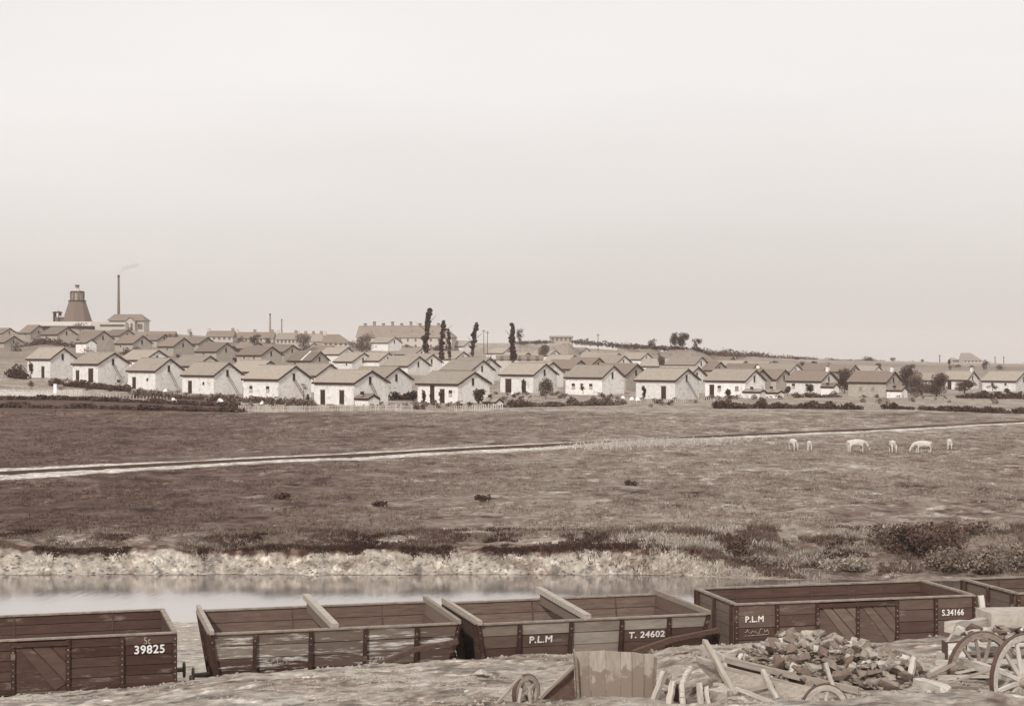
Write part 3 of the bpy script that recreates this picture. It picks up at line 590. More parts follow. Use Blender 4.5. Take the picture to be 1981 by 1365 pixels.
def longhouse(x0, x1, yr, ye, yb, Y, label, wg=M_far, hip=False, dark=True, chims=2):
    k_ = Y / FPX; t = empty('terrace_house', at(x0, yb, Y), 0, label, 'house', 'long buildings on the skyline'); L = (x1 - x0) * k_; W = 8; hw = (yb - ye) * k_; hr = (yb - yr) * k_
    m = MB(); m.v = [(0, 0, -4), (L, 0, -4), (L, W, -4), (0, W, -4), (0, 0, hw), (L, 0, hw), (L, W, hw), (0, W, hw), (0, W / 2, hr), (L, W / 2, hr)]
    m.f = [(0, 1, 5, 4), (2, 3, 7, 6), (3, 0, 4, 8, 7)] + ([(1, 2, 6, 9, 5)] if not hip else [(1, 2, 6, 5)]); m.obj('wall', wg, t)
    e = L - (hr - hw) * 1.3 if hip else L + .3
    m = MB(); m.v = [(-.1, -.4, hw - .1), (L + .3, -.4, hw - .1), (L + .3, W + .4, hw - .1), (-.1, W + .4, hw - .1), (-.1, W / 2, hr + .15), (e, W / 2, hr + .15)]
    m.f = [(0, 1, 5, 4), (1, 2, 5), (2, 3, 4, 5)]; m.obj('roof', M_farroof if dark else M_roof, t)
    for i in range(chims):
        x = L * (.04 + .9 * i / max(chims - 1, 1)); MB().box(x - .5, x + .5, W / 2 - .5, W / 2 + .5, hr - .5, hr + 1.1).obj('chimney', M_far if i == 0 else M_brick, t)
    for i in range(5): x = L * (.12 + .19 * i); MB().box(x - .4, x + .4, -.05, .1, hw * .4, hw * .4 + 1.2).obj('window', M_board, t)
longhouse(398, 450, 640, 651, 661, 600, 'long dark roofed building with white end gable left of the twin stacks')
longhouse(453, 528, 642.5, 654, 664, 610, 'long roofed terrace with three chimneys directly left of the taller thin stack', chims=3)
longhouse(533, 572, 644, 656, 668, 600, 'terrace roof just right of the shorter thin stack', dark=False)
longhouse(572, 622, 645.5, 660, 670, 620, 'faint terrace roof with four chimneys behind a leafless tree', dark=False, chims=4)
longhouse(624, 675, 647, 663, 672, 560, 'house with hipped dark roof and pale left gable left of the barracks', hip=True, chims=1)
longhouse(278, 335, 641, 650, 655, 600, 'low dark roofed building behind the engine house to its right', chims=0)
longhouse(1064, 1108, 650, 652, 664, 610, 'flat topped grey building alone on the central ridge', chims=0, dark=False, wg=M_wallgrey)
longhouse(1863, 1900, 683, 697, 703, 880, 'broad far farm building with a pyramid roof on the right horizon', hip=True, chims=0, dark=False)
longhouse(1843, 1857, 692, 697, 702, 890, 'tiny far hut left of the broad far farm building', hip=True, chims=0, dark=False)
longhouse(960, 1050, 688, 694, 700, 420, 'low dark roofed range behind the columnar poplar', chims=0)

# ---------------------------------------------------------------- trees, shrubs, hedges
def poplar(px0, pyb, px1, pyt, wpx, Y, label, seed, n=1500):
    b_ = at(px0, pyb, Y); k_ = Y / FPX; H = (pyb - pyt) * k_; lean = (px1 - px0) * k_; blob = []; q = random.Random(seed)
    for i in range(11):
        f = .08 + .9 * i / 10; r = wpx / 2 * k_ * (.5 + .7 * q.random()) * (1 - max(0, f - .8) * 2.8)
        blob.append((lean * f ** 1.5 + q.uniform(-.3, .3) * r, q.uniform(-.2, .2), H * f, r, r, H * q.uniform(.03, .06)))
    t = empty('poplar_tree', b_, 0, label, 'tree', 'slender poplars among the roofs')
    link('crown', crown_mesh('crown', n, blob, .34, .028, .02, seed), t); link('trunk', trunk_mesh('trunk', H * .9, .3, lean * .85, 3, seed), t)
poplar(823, 684, 831, 598, 13.5, 420, 'tallest dark poplar with a bent top before the barracks', 1, 2600)
poplar(853, 696, 858, 622, 9, 400, 'dark ragged poplar right of the tallest one', 2, 1500)
poplar(870, 692, 867, 637, 5.5, 430, 'thin faint poplar against the right end of the barracks', 3, 500)
poplar(914, 688, 922, 624, 9, 420, 'sparse leaning poplar with gaps in its crown', 4, 900)
poplar(992, 699, 991, 626, 12, 380, 'straight columnar poplar beside a round tree', 5, 1500)
def gen_tree(px, pyb, pyt, wpx, Y, label, seed, n=900, g=.045, cz=.62, rz_=.42, size=None, name='tree', cat='tree', group=None, nb=7, trunk=True, bare=False):
    b_ = at(px, pyb, Y); k_ = Y / FPX; H = (pyb - pyt) * k_; W = wpx * k_; q = random.Random(seed); blob = []
    for i in range(nb):
        a = q.random() * 6.28; rr = W * .30 * q.random() ** .5; r = W * q.uniform(.22, .34)
        blob.append((rr * math.cos(a), rr * math.sin(a), H * (cz + rz_ * .6 * q.uniform(-1, 1)), r, r, H * rz_ * q.uniform(.4, .6)))
    t = empty(name, b_, 0, label, cat, group)
    link('crown' if trunk else 'foliage', crown_mesh('crown', n, blob, size or max(.13, 1.0 * k_), g, .03, seed), t)
    link('trunk' if trunk else 'stem', trunk_mesh('trunk', H * (.75 if not bare else .95), max(W * .035, .06), 0, 6 if bare else 4, seed), t); return t
gen_tree(1006, 700, 638, 15, 500, 'small round crowned tree on a thin stem right of the columnar poplar', 11, 900, cz=.84, rz_=.28)
gen_tree(1262, 674, 656, 20, 525, 'sparse small tree leftmost on the right ridge', 12, 500, cz=.66)
gen_tree(1305, 677, 643, 25, 515, 'left of the pair of big dark trees on the ridge crest', 13, 2200, cz=.58, rz_=.5)
gen_tree(1321, 677, 646, 27, 515, 'right and broader of the pair of big dark trees on the ridge crest', 14, 2800, cz=.6, rz_=.5)
gen_tree(1347, 678, 655, 23, 512, 'umbrella shaped tree right of the two big ridge trees', 15, 1300, cz=.66, rz_=.36)
gen_tree(1392, 689, 675, 12, 540, 'small pointed tree on the falling ridge', 16, 300, cz=.5)
gen_tree(700, 680, 643, 46, 520, 'wide soft leafy tree at the left end of the barracks', 17, 4500, .10, cz=.5, rz_=.5)
gen_tree(588, 682, 642, 36, 500, 'leafy tree in front of the faint terrace', 18, 3000, .10, cz=.5, rz_=.5)
gen_tree(492, 668, 644, 26, 520, 'dark rounded tree in front of the terrace with three chimneys', 19, 1600, .05, cz=.5, rz_=.45)
gen_tree(155, 640, 622, 30, 600, 'dark trees beside the mine shed right end', 20, 500, .05, cz=.5, rz_=.5)
gen_tree(1276, 708, 681, 24, 420, 'dark leafy tree standing between roofs below the ridge', 21, 2200, .07, cz=.5, rz_=.5)
gen_tree(1050, 700, 664, 30, 450, 'brown mound shaped tree behind the middle roofs', 22, 3000, .10, cz=.45, rz_=.5)
gen_tree(1634, 758, 704, 44, 345, 'dense dark tree left of the grey cottage', 23, 5000, .05, cz=.5, rz_=.5)
gen_tree(1754, 765, 706, 44, 345, 'dense dark tree right of the grey cottage', 24, 5000, .045, cz=.5, rz_=.5)
gen_tree(1783, 768, 720, 54, 325, 'spreading bush like tree with a paler crown right of the dark tree', 25, 5000, .10, cz=.5, rz_=.5)
gen_tree(1812, 770, 720, 56, 318, 'broad dark fruit tree near the hidden cottage', 26, 6000, .06, cz=.48, rz_=.5)
gen_tree(1866, 758, 733, 46, 335, 'low dark tree in front of the white gabled cottage at right', 27, 4000, .06, cz=.45, rz_=.5)
gen_tree(1920, 752, 738, 22, 345, 'small dark bush against the long white cottage at right edge', 28, 500, .06, cz=.45, rz_=.5)
gen_tree(1685, 704, 685, 30, 800, 'rounded far tree alone on the right skyline', 29, 1500, .05, cz=.5, rz_=.5)
gen_tree(1726, 703, 691, 16, 850, 'small far tree on the right skyline, second from the rounded one', 30, 250, .06, cz=.55)
gen_tree(1784, 705, 694, 10, 850, 'tiny far bush on the right skyline', 31, 150, .05, cz=.5)
gen_tree(1836, 714, 693, 10, 600, 'narrow far conifer right of the far pole', 32, 300, .03, cz=.45, rz_=.5)
gen_tree(1908, 714, 692, 17, 600, 'broader far conifer below the broad farm building', 33, 500, .03, cz=.42, rz_=.5)
gen_tree(1456, 692, 681, 22, 600, 'round far bush on the ridge above the white gable', 34, 300, .05, cz=.5)
gen_tree(1541, 699, 688, 16, 650, 'dark far bush on the ridge right of the round one', 35, 300, .04, cz=.5)
gen_tree(1137, 661, 654, 6, 620, 'tiny round tree on the ridge left of the ridge mast', 36, 100, .04, cz=.6)
gen_tree(1553, 714, 697, 14, 560, 'dark small tree right of the bright white gable tip', 37, 300, .05, cz=.5)
gen_tree(330, 657, 642, 36, 560, 'dark hedge tree on the left skyline right of the engine house', 38, 500, .04, cz=.4, rz_=.4)
gen_tree(370, 655, 636, 14, 600, 'sparse tree on the left skyline before the long dark roof', 39, 150, .06, cz=.6)
gen_tree(1056, 768, 728, 28, 268, 'feathery round tree in front of the eighth cottage gable', 40, 1500, .09, cz=.5, rz_=.48)
gen_tree(925, 782, 752, 30, 241, 'dark bushy tree in front of the small white shed', 41, 1300, .05, cz=.55, rz_=.45)
gen_tree(1012, 759, 730, 9, 283, 'narrow dark conifer beside the wall of the eighth cottage', 42, 400, .03, cz=.42, rz_=.5)
gen_tree(1246, 768, 740, 8, 263, 'narrow dark cypress at the left of the cypress cottage', 43, 420, .02, cz=.42, rz_=.5)
gen_tree(1408, 767, 748, 13, 283, 'dark rounded bush against the middle of the low sheds cottage', 44, 500, .03, cz=.5, rz_=.5)
gen_tree(60, 724, 695, 10, 293, 'leafy climbing shrub against the first cottage wall', 45, 500, .04, cz=.5, rz_=.5)
gen_tree(836, 775, 748, 9, 240, 'tall dark climber beside the doorway of the climbing plants cottage', 46, 500, .04, cz=.5, rz_=.5)
gen_tree(820, 778, 752, 8, 241, 'smaller dark climber at the left of the climbing plants cottage', 47, 350, .05, cz=.5, rz_=.5)
gen_tree(852, 777, 754, 9, 240, 'bushy dark plant right of the taller climber', 48, 350, .04, cz=.5, rz_=.5)
gen_tree(1567, 759, 742, 20, 308, 'large round dark bush at the right end of the round bushes cottage', 49, 700, .04, cz=.5, rz_=.5)
gen_tree(1523, 762, 744, 15, 305, 'dark bush at the left end of the round bushes cottage', 50, 500, .05, cz=.5, rz_=.5)
gen_tree(1128, 757, 742, 9, 280, 'small round bush between two shuttered windows', 51, 250, .05, cz=.6)
gen_tree(587, 776, 740, 16, 246, 'tall bare branched bush at the gable of the fifth cottage', 52, 260, .10, cz=.5, rz_=.48, bare=True)
gen_tree(596, 780, 758, 6, 240, 'short dark shrub in the doorway gap left of the nearest cottage', 53, 250, .03, cz=.5)
gen_tree(30, 690, 655, 26, 420, 'dark shrubby tree at the left edge on the hillside', 54, 900, .05, cz=.45, rz_=.5)
stem0 = MB().tube((0, 0, -.5), (.05, 0, .9), .08, .03, 5).mesh('stem', M_bark)
# hedges
def hedge(pts, h, wd, label, g, seed, n=2200, size=.17, name='hedge'):
    P = [hit(px, py, 150, 500) for px, py in pts]; blob = []; q = random.Random(seed); o = P[0]
    for a, b2 in zip(P[:-1], P[1:]):
        m_ = max(int((b2 - a).length / (wd * .9)), 1)
        for i in range(m_ + 1):
            p = a.lerp(b2, i / m_) - o; hh = h * q.uniform(.45, 1.25); z = float(terrain((o + p).x, (o + p).y)) - o.z
            blob.append((p.x, p.y + q.uniform(-.3, .3), z + hh * .45, wd * .75, wd * .6, hh * .6))
    t = empty(name, o, 0, label, 'hedge', None); link('foliage', crown_mesh('foliage', n, blob, size, g, .03, seed), t)
    m = MB()
    for bl in blob[::2]: m.tube((bl[0], bl[1], bl[2] - h * .6), (bl[0] + q.uniform(-.2, .2), bl[1], bl[2] + h * .2), .05, .02, 5)
    m.obj('stems', M_bark, t); return t
hedge([(-40, 788), (150, 789), (300, 793), (460, 797)], .6, 1.5, 'long dark hedge along the left edge of the upper field', .055, 60, 9000, .2)
hedge([(-40, 772), (120, 773), (300, 779), (450, 787)], .55, 1.6, 'dark hedge just under the pale path at left', .055, 61, 9000, .2)
hedge([(1390, 790), (1520, 790), (1660, 792)], .95, 1.3, 'thick dark hedge before the cottages at right', .055, 62, 6500, .18)
hedge([(1712, 791), (1760, 792)], .8, 1.0, 'first short broken hedge right of the field gap', .05, 63, 1300)
hedge([(1785, 793), (1850, 796)], .7, 1.0, 'middle piece of the broken hedge at right', .05, 64, 1500)
hedge([(1858, 796), (1990, 800)], .8, 1.0, 'last piece of the broken hedge running out of view at right', .05, 65, 2600)
hedge([(1858, 770), (1990, 772)], 1.2, 1.2, 'tall dark hedge below the cottages at the right edge', .055, 66, 3500, .2)
hedge([(975, 788), (1080, 786), (1200, 783)], .9, 1.3, 'dark brown hedge in front of the eighth and ninth cottages', .085, 67, 4500)
hedge([(758, 774), (802, 774)], 1.2, 1.0, 'short black hedge filling the gap behind the nearest cottage', .025, 68, 1300)
hedge([(110, 746), (240, 757)], 1.1, 1.8, 'dark garden hedge under the first two cottages', .05, 69, 3500, .2)
hedge([(270, 766), (420, 774), (600, 786)], .9, 1.6, 'ragged hedge below the third to fifth cottages', .09, 70, 4000)
hedge([(22, 730), (46, 733)], 2.2, 2.0, 'black hedge at the left edge beside the first cottage', .03, 71, 1500, .2)
hedge([(236, 686), (300, 690)], 1.5, 1.5, 'dark hedge behind the second cottage roof', .04, 72, 900, .25)
hedge([(30, 664), (140, 672)], 1.8, 2.2, 'dark hedge below the highest cottages at left', .05, 73, 1800, .3)
hedge([(1540, 769), (1620, 768)], .8, 1.2, 'low dark hedge under the round bushes cottage', .06, 74, 1300)
def ridge_hedge(pts, h, wd, label, seed, n=700):
    P = [at(px, py, Y) for px, py, Y in pts]; o = P[0]; blob = []; q = random.Random(seed)
    for a, b2 in zip(P[:-1], P[1:]):
        m_ = max(int((b2 - a).length / wd), 1)
        for i in range(m_ + 1): p = a.lerp(b2, i / m_) - o; hh = h * q.uniform(.5, 1.5); blob.append((p.x, p.y, p.z + hh * .2, wd * .8, wd * .6, hh * .8))
    t = empty('hedge', o, 0, label, 'hedge'); link('foliage', crown_mesh('foliage', n, blob, .32, .05, .03, seed), t)
    m = MB()
    for bl in blob[::2]: m.tube((bl[0], bl[1], bl[2] - h), (bl[0], bl[1], bl[2] + h * .2), .12, .05, 5)
    m.obj('stems', M_bark, t)
ridge_hedge([(1000, 663.5, 650), (1064, 662.5, 600)], .8, 2.2, 'hedge line on the skyline left of the flat topped ridge building', 90, 900)
ridge_hedge([(1108, 661.5, 600), (1200, 670, 560), (1262, 672.5, 530)], 1.0, 2.2, 'hedge line on the skyline between the ridge mast and the sparse tree', 91, 2200)
ridge_hedge([(1262, 673, 530), (1308, 676, 520), (1345, 677, 515), (1365, 684, 520)], .9, 2.0, 'hedge line under the big ridge trees', 92, 1500)
ridge_hedge([(1365, 684, 520), (1446, 688.5, 600), (1491, 692.5, 650)], 1.6, 2.4, 'bushy hedge line falling along the ridge right of the big trees', 93, 2600)
ridge_hedge([(1491, 692.5, 650), (1580, 696, 750)], 1.2, 2.8, 'hedge line on the low part of the ridge towards the right', 94, 1500)
ridge_hedge([(1600, 697, 760), (1673, 699.5, 850), (1785, 702.5, 900), (1980, 707, 900)], .9, 4, 'long low hedge along the right horizon', 95, 2600)
ridge_hedge([(700, 676, 585), (800, 677, 585), (866, 677, 590)], 1.6, 2.5, 'garden hedge along the foot of the barracks', 96, 2600)
qs = random.Random(77)
SH = [(25, 664, 30), (70, 662, 40), (118, 668, 26), (170, 690, 36), (262, 684, 24), (246, 690, 18), (300, 690, 20), (345, 692, 16), (478, 702, 16), (455, 700, 14), (560, 700, 12), (520, 664, 20), (470, 664, 26), (640, 690, 20), (658, 672, 20), (735, 690, 14), (845, 676, 20), (880, 700, 16), (905, 700, 14),
      (960, 704, 16), (975, 698, 18), (1020, 697, 16), (1095, 700, 14), (1150, 697, 12), (1208, 694, 16), (1225, 688, 12), (1262, 704, 12), (1330, 701, 14), (1380, 718, 12), (1445, 712, 14), (1500, 706, 18), (1575, 704, 14), (1600, 712, 22), (1655, 716, 18), (1700, 712, 16), (1765, 712, 18), (1850, 712, 20), (1880, 714, 12), (1935, 716, 20), (1948, 758, 16)]
for i, (px, py, wpx) in enumerate(SH):
    p = hit(px, py, 250, 900); k_ = p.y / FPX; w_ = wpx * k_ * .5; h_ = w_ * qs.uniform(.7, 1.2); t = empty('shrub', p, 0, 'dark shrub among the roofs in the ' + ('upper left rows' if px < 400 else 'rows left of the poplars' if px < 820 else 'rows around the poplars' if px < 1100 else 'middle right rows' if px < 1500 else 'far right rows'), 'shrub')
    t['group'] = 'shrubs in ' + t['label'].split(' in ')[-1]
    link('foliage', crown_mesh('foliage', 420, [(qs.uniform(-.4, .4) * w_, qs.uniform(-.3, .3) * w_, h_ * .5, w_ * .6, w_ * .5, h_ * .6) for _ in range(4)], max(.13, k_ * .9), qs.choice((.04, .055, .08)), .03, 300 + i), t); link('stem', stem0, t)
# garden bushes: small, alike
bush_me = [crown_mesh('foliage', 130, [(0, 0, .35, .45, .45, .4), (.3, .1, .25, .35, .3, .3)], .11, g, .04, 80 + i) for i, g in enumerate((.05, .08, .12, .16))]
stem_me = MB().tube((0, 0, -.2), (.05, 0, .5), .03, .015, 5).mesh('stem', M_bark)
qq = random.Random(5); nb = 0
bands = [(60, 240, 738, 757), (240, 460, 758, 782), (460, 600, 775, 795), (800, 960, 782, 794), (955, 1090, 762, 776), (1090, 1360, 766, 788), (1360, 1520, 769, 776), (1660, 1960, 768, 782), (600, 800, 786, 795)]
BL = ['small bush under the first two cottages at left', 'small bush below the third and fourth cottages', 'small bush below the fifth cottage', 'small bush below the cottage with climbing plants', 'small bush in the garden of the eighth cottage',
      'small bush before the shuttered cottage and the cypress cottage', 'small bush below the cottage with low sheds', 'small bush in the open plots at far right', 'small bush along the pale picket fence before the nearest cottage']
for k_ in range(190):
    b0 = bands[k_ % len(bands)]; f = qq.random(); px = b0[0] + f * (b0[1] - b0[0]); py = b0[2] + qq.random() * (b0[3] - b0[2]) + (f - .5) * 6 * (k_ % 9 < 3)
    p = hit(px, py, 200, 420)
    t = empty('garden_bush', p, qq.random() * 6, BL[k_ % 9], 'bush', 'small bushes ' + BL[k_ % 9].split(' bush ')[1]); s = qq.uniform(.5, 1.25); t.scale = (s * 1.2, s * 1.2, s)
    link('foliage', bush_me[qq.randrange(4)], t); link('stem', stem_me, t)
# linen and pale stones in the gardens
lin = [(336, 775, 'white cloth spread on the dark hedge at left'), (426, 778, 'white cloth lying below the fourth cottage'), (507, 781, 'small white bundle below the fifth cottage'), (556, 781, 'white bundle right of the one below the fifth cottage'),
       (205, 751, 'white heap beside the hedge under the second cottage'), (220, 752, 'rounder white heap next to the third cottage wall'), (992, 763, 'white cloth before the eighth cottage'), (1205, 770, 'leftmost white heap before the cypress cottage'),
       (1222, 773, 'middle white heap before the cypress cottage'), (1234, 774, 'rightmost white heap before the cypress cottage'), (320, 757, 'white pile at the corner of the third cottage')]
for i, (px, py, lb) in enumerate(lin):
    p = hit(px, py, 200, 400); q = random.Random(i); m = MB(); m.tube((0, 0, -.1), (.1, 0, .45), .75, .3, 7); m.tube((.1, 0, .45), (.15, .1, .62), .3, .08, 7)
    me = m.mesh('linen', M_cloth)
    for v in me.vertices: v.co += Vector((q.uniform(-.15, .15), q.uniform(-.1, .1), q.uniform(-.08, .08)))
    o = link('linen_heap', me); o.location = p; o.rotation_euler = (0, 0, q.random() * 6); s = q.uniform(.55, .9); o.scale = (s, s, s); tag(o, lb, 'linen')
# masts and poles
for px, pyt, pyb, Y, lb in ((1157, 645, 664, 600, 'thin mast standing on the central ridge'), (1818, 686, 704, 800, 'thick far pole on the right skyline'), (1925, 689, 706, 880, 'thin far pole right of the farm building'), (1942, 689, 706, 880, 'second thin far pole near the right edge'),
                           (936, 637, 668, 600, 'left of two faint masts between the third and fourth poplars'), (943, 640, 668, 600, 'right of two faint masts between the third and fourth poplars')):
    b_ = at(px, pyb, Y); t = empty('utility_pole', b_, 0, lb, 'pole'); h = (pyb - pyt) * Y / FPX; r = .28 if Y > 700 else .14
    MB().tube((0, 0, -3), (0, 0, h), r, r * .7, 6).obj('shaft', M_bark, t); MB().box(-.6, .6, -.06, .06, h - .7, h - .5).obj('crossarm', M_bark, t)
# fences
def fence(pts, h, gap, label, grey, wide=.1, solid=True, name='picket_fence'):
    P = [hit(px, py, 150, 500) for px, py in pts]; o = P[0]; t = empty(name, o, 0, label, 'fence'); cnt = 0; q = random.Random(3)
    me_ = MB().box(-wide / 2, wide / 2, -.02, .02, -.3, h).mesh('picket', M_wood)
    for a, b2 in zip(P[:-1], P[1:]):
        n_ = int((b2 - a).length / gap)
        for i in range(n_):
            p = a.lerp(b2, i / n_); p.z = float(terrain(p.x, p.y)); ob = link('picket', me_, t, p - o, grey * q.uniform(.7, 1.25)); ob.scale = (1, 1, q.uniform(.8, 1.1)); ob.rotation_euler = (0, q.uniform(-.05, .05), 0)
        for z in (.3, .75):
            if h > .8 or z < .5:
                pts_ = [a.lerp(b2, i / 6) for i in range(7)]; m = MB()
                for u, v in zip(pts_[:-1], pts_[1:]):
                    u = u.copy(); v = v.copy(); u.z = float(terrain(u.x, u.y)) + z * h; v.z = float(terrain(v.x, v.y)) + z * h; m.beam(u - o, v - o, .05, .08)
                m.obj('cross_rail', M_wood, t, color=grey)
fence([(462, 797), (620, 796), (800, 796)], .95, .22, 'pale picket fence in front of the nearest cottages', .42)
fence([(22, 756), (104, 759)], .95, .45, 'fence of rough stakes at the left below the first cottage', .3)
fence([(120, 762), (200, 770), (330, 778)], .8, .6, 'broken pale fence descending left of the third cottage', .4)
fence([(880, 796), (975, 792)], .8, .3, 'short pale fence below the small white shed', .5)
fence([(1215, 783), (1385, 776)], .7, .5, 'low pale fence before the cypress cottage', .4)
p = hit(107, 760, 200, 400); t = empty('gate_post', p, 0, 'single thick white gate post at left with a board beside it', 'post'); MB().box(-.22, .22, -.2, .2, -.3, 1.35).obj('shaft', M_cloth, t); MB().box(.22, 1.1, -.03, .03, .9, 1.25).obj('board', M_wood, t, color=.2)

# ---------------------------------------------------------------- field railway
t = empty('field_railway', (0, 130, 0), 0, 'narrow railway track crossing the meadow on a pale bed', 'railway')
o = Vector((0, 130, 0)); xs = np.concatenate([np.arange(-62, 75, 1.5)]); sm = np.array([[x, float(railY(x))] for x in xs]); zz = terrain(sm[:, 0], sm[:, 1])
ker = np.ones(9) / 9; ys = np.convolve(np.pad(sm[:, 1], 4, 'edge'), ker, 'valid'); zz = np.convolve(np.pad(zz, 4, 'edge'), ker, 'valid') + .06
pts = [Vector((x, y, z)) for x, y, z in zip(xs, ys, zz)]
for sd_ in (-.72, .72):
    m = MB()
    for a, b2 in zip(pts[:-1], pts[1:]):
        nrm = (b2 - a).cross(Vector((0, 0, 1))).normalized() * sd_; e_ = (b2 - a).normalized() * .01; m.beam(a + nrm - o - e_, b2 + nrm - o + e_, .10, .13)
    m.obj('rail', M_iron, t)
sl_me = MB().box(-.13, .13, -1.2, 1.2, -.2, -.04).mesh('sleeper', M_wood)
tot = 0; 
for a, b2 in zip(pts[:-1], pts[1:]):
    n_ = max(int((b2 - a).length / .95), 1)
    for i in range(n_):
        if tot >= 290: break
        p = a.lerp(b2, i / n_) - o; ob = link('sleeper', sl_me, t, p + Vector((0, 0, -.06)), .05); dd = b2 - a; ob.rotation_euler = (0, 0, math.atan2(dd.y, dd.x)); tot += 1

# ---------------------------------------------------------------- grass
def grass(name, X, Y, hmin, hmax, wd, gfun, blades, seed):
    r = np.random.RandomState(seed); n = len(X); X = np.repeat(X, blades); Y = np.repeat(Y, blades); N_ = len(X)
    X = X + r.normal(size=N_) * .09; Y = Y + r.normal(size=N_) * .09; Z = terrain(X, Y); h = r.uniform(hmin, hmax, N_) * np.repeat(r.uniform(.5, 1.3, n), blades)
    a = r.uniform(0, 3.14, N_); dx = np.cos(a) * wd; dy = np.sin(a) * wd; lx = r.normal(size=N_) * h * .45; ly = r.normal(size=N_) * h * .45
    V = np.stack([np.stack([X - dx, Y - dy, Z - .03], -1), np.stack([X + dx, Y + dy, Z - .03], -1), np.stack([X + lx, Y + ly, Z + h], -1)], 1).reshape(-1, 3)
    g = gfun(X, Y) * r.uniform(.7, 1.35, N_) * np.repeat(r.uniform(.75, 1.3, n), blades)
    return link(name, npmesh(name, V, np.arange(3 * N_).reshape(-1, 3), M_grass, False, np.repeat(tone_np(g), 3, 0)))
def meadg(X, Y): hx = np.clip((CX + FPX * X / Y - 22) / 1933, -.3, 1.3); return .065 + .13 * smooth(0, .75, hx)
r = np.random.RandomState(3)
n = 44000; Y = 90 + 128 * r.rand(n) ** 1.1; X = (r.rand(n) - .5) * .72 * Y; keep = (fbm(X * .25, Y * .25, 3) > -.08) & (((Y - railY(X)) < -7) | ((Y - railY(X)) > 6)); X, Y = X[keep], Y[keep]
tag(grass('meadow_tussocks', X, Y, .06, .22, .035, meadg, 6, 1), 'rough grass tussocks scattered over the meadow', 'grass', kind='stuff')
n = 15000; X = (r.rand(n) - .5) * 62; q_ = .9 + 6 * r.rand(n) ** 1.3; Y = shore(X) + q_ + .5; keep = fbm(X * .5, Y * .5, 3) > -.05; X, Y = X[keep], Y[keep]
tag(grass('bank_grass', X, Y, .07, .22, .03, lambda X, Y: .045 + .10 * (fbm(X * .4 + 3, Y * .5, 3) > .05) + .03 * np.sin(X), 6, 2), 'ragged dark grass along the broken river bank', 'grass', kind='stuff')
n = 11000; X = (r.rand(n) - .5) * 64; Y = shore(X) + 1.15 + .55 * r.rand(n) + fbm(X * .8, X * 0 + 4, 5) * .9; keep = (fbm(X * .45 + 11, X * 0 + 2, 4) > -.11) & (X < 3 + 9 * r.rand(n)); X, Y = X[keep], Y[keep]
tag(grass('overhanging_turf', X, Y, .04, .17, .045, lambda X, Y: .028 + 0 * X, 5, 6), 'black overhanging turf along the broken top of the river bank', 'grass', kind='stuff')
n = 9000; Y = 83.5 + 11 * r.rand(n); X = 2 + 29 * r.rand(n); keep = (r.rand(n) < (X - 2) / 9) & (Y > shore(X) + .2) & (fbm(X * .3, Y * .3, 3) > -.1); X, Y = X[keep], Y[keep]
tag(grass('slope_weeds', X, Y, .10, .32, .035, lambda X, Y: .08 + .20 * (fbm(X * .5 + 9, Y * .6, 3) > .04), 6, 4), 'tangled weeds on the sloping bank at the right', 'grass', kind='stuff')
# made-up pale grass in place of the blurred moving herd by the field track
n = 2300; px_ = 1270 + 75 * r.normal(size=n); P0 = hit(1270, 858, 100, 300); Y = P0.y + (px_ - 1270) * .035 + r.normal(size=n) * 2.2; X = (px_ - CX) / FPX * Y
tag(grass('herd_smear_grass', X, Y, .15, .42, .03, lambda X, Y: .40 + 0 * X, 5, 5), 'pale dry tall grass beside the middle of the field track', 'grass', kind='stuff')
Vc = []; Fc2 = []; nv = 0; rs2 = np.random.RandomState(5); n = 1500; X = rs2.uniform(-34, 12, n); Y = shore(X) + rs2.rand(n) ** .8 * .95 - .05; Z = terrain(X, Y)
for _i in range(n):
    s_ = .03 + .13 * rs2.rand() ** 3; a = rs2.rand() * 6.3; c_, q_2 = math.cos(a) * s_, math.sin(a) * s_ * .7
    Vc += [(X[_i] + c_, Y[_i] + q_2, Z[_i]), (X[_i] - q_2, Y[_i] + c_ * .7, Z[_i] + s_ * .3), (X[_i] - c_, Y[_i] - q_2, Z[_i]), (X[_i] + q_2, Y[_i] - c_ * .7, Z[_i] - s_ * .3), (X[_i] + c_ * .3, Y[_i] - s_ * .4, Z[_i] + s_ * .6)]
    Fc2 += [(nv, nv + 1, nv + 4), (nv + 1, nv + 2, nv + 4), (nv + 2, nv + 3, nv + 4), (nv + 3, nv, nv + 4)]; nv += 5
me = npmesh('earth_clods', Vc, Fc2, M_grass, False, tone_np(np.repeat(.14 + .2 * rs2.rand(n), 5))); tag(link('earth_clods', me), 'broken earth clods on the pale river bank face', 'earth', kind='stuff')
# bigger weeds and bank bushes
def weed(px, py, Y, h, wd, g, seed, label, n=500):
    p = at(px, py, Y); p.z = float(terrain(p.x, p.y)); t = empty('bank_bush', p, 0, label, 'bush'); q = random.Random(seed)
    bl = [(q.uniform(-.5, .5) * wd, q.uniform(-.4, .4) * wd * .6, h * q.uniform(.3, .6), wd * .33, wd * .25, h * .4) for _ in range(6)]
    link('foliage', crown_mesh('foliage', n, bl, .085, g, .05, seed), t); link('stem', MB().tube((0, 0, -.1), (.05, 0, h * .5), .03, .015, 5).mesh('stem', M_bark), t)
weed(1800, 1080, 87.5, 2.0, 3.2, .065, 1, 'large dark bush on the bank at right', 3400)
weed(1745, 1085, 88.5, 1.7, 2.4, .06, 2, 'dark bush left of the large bank bush', 1800)
weed(1870, 1095, 85.5, 1.5, 2.8, .13, 3, 'lighter leafy bramble by the water right of the dark bush', 2600)
weed(1935, 1100, 85.5, 1.6, 2.6, .15, 4, 'pale bramble at the right edge above the last wagon', 2400)
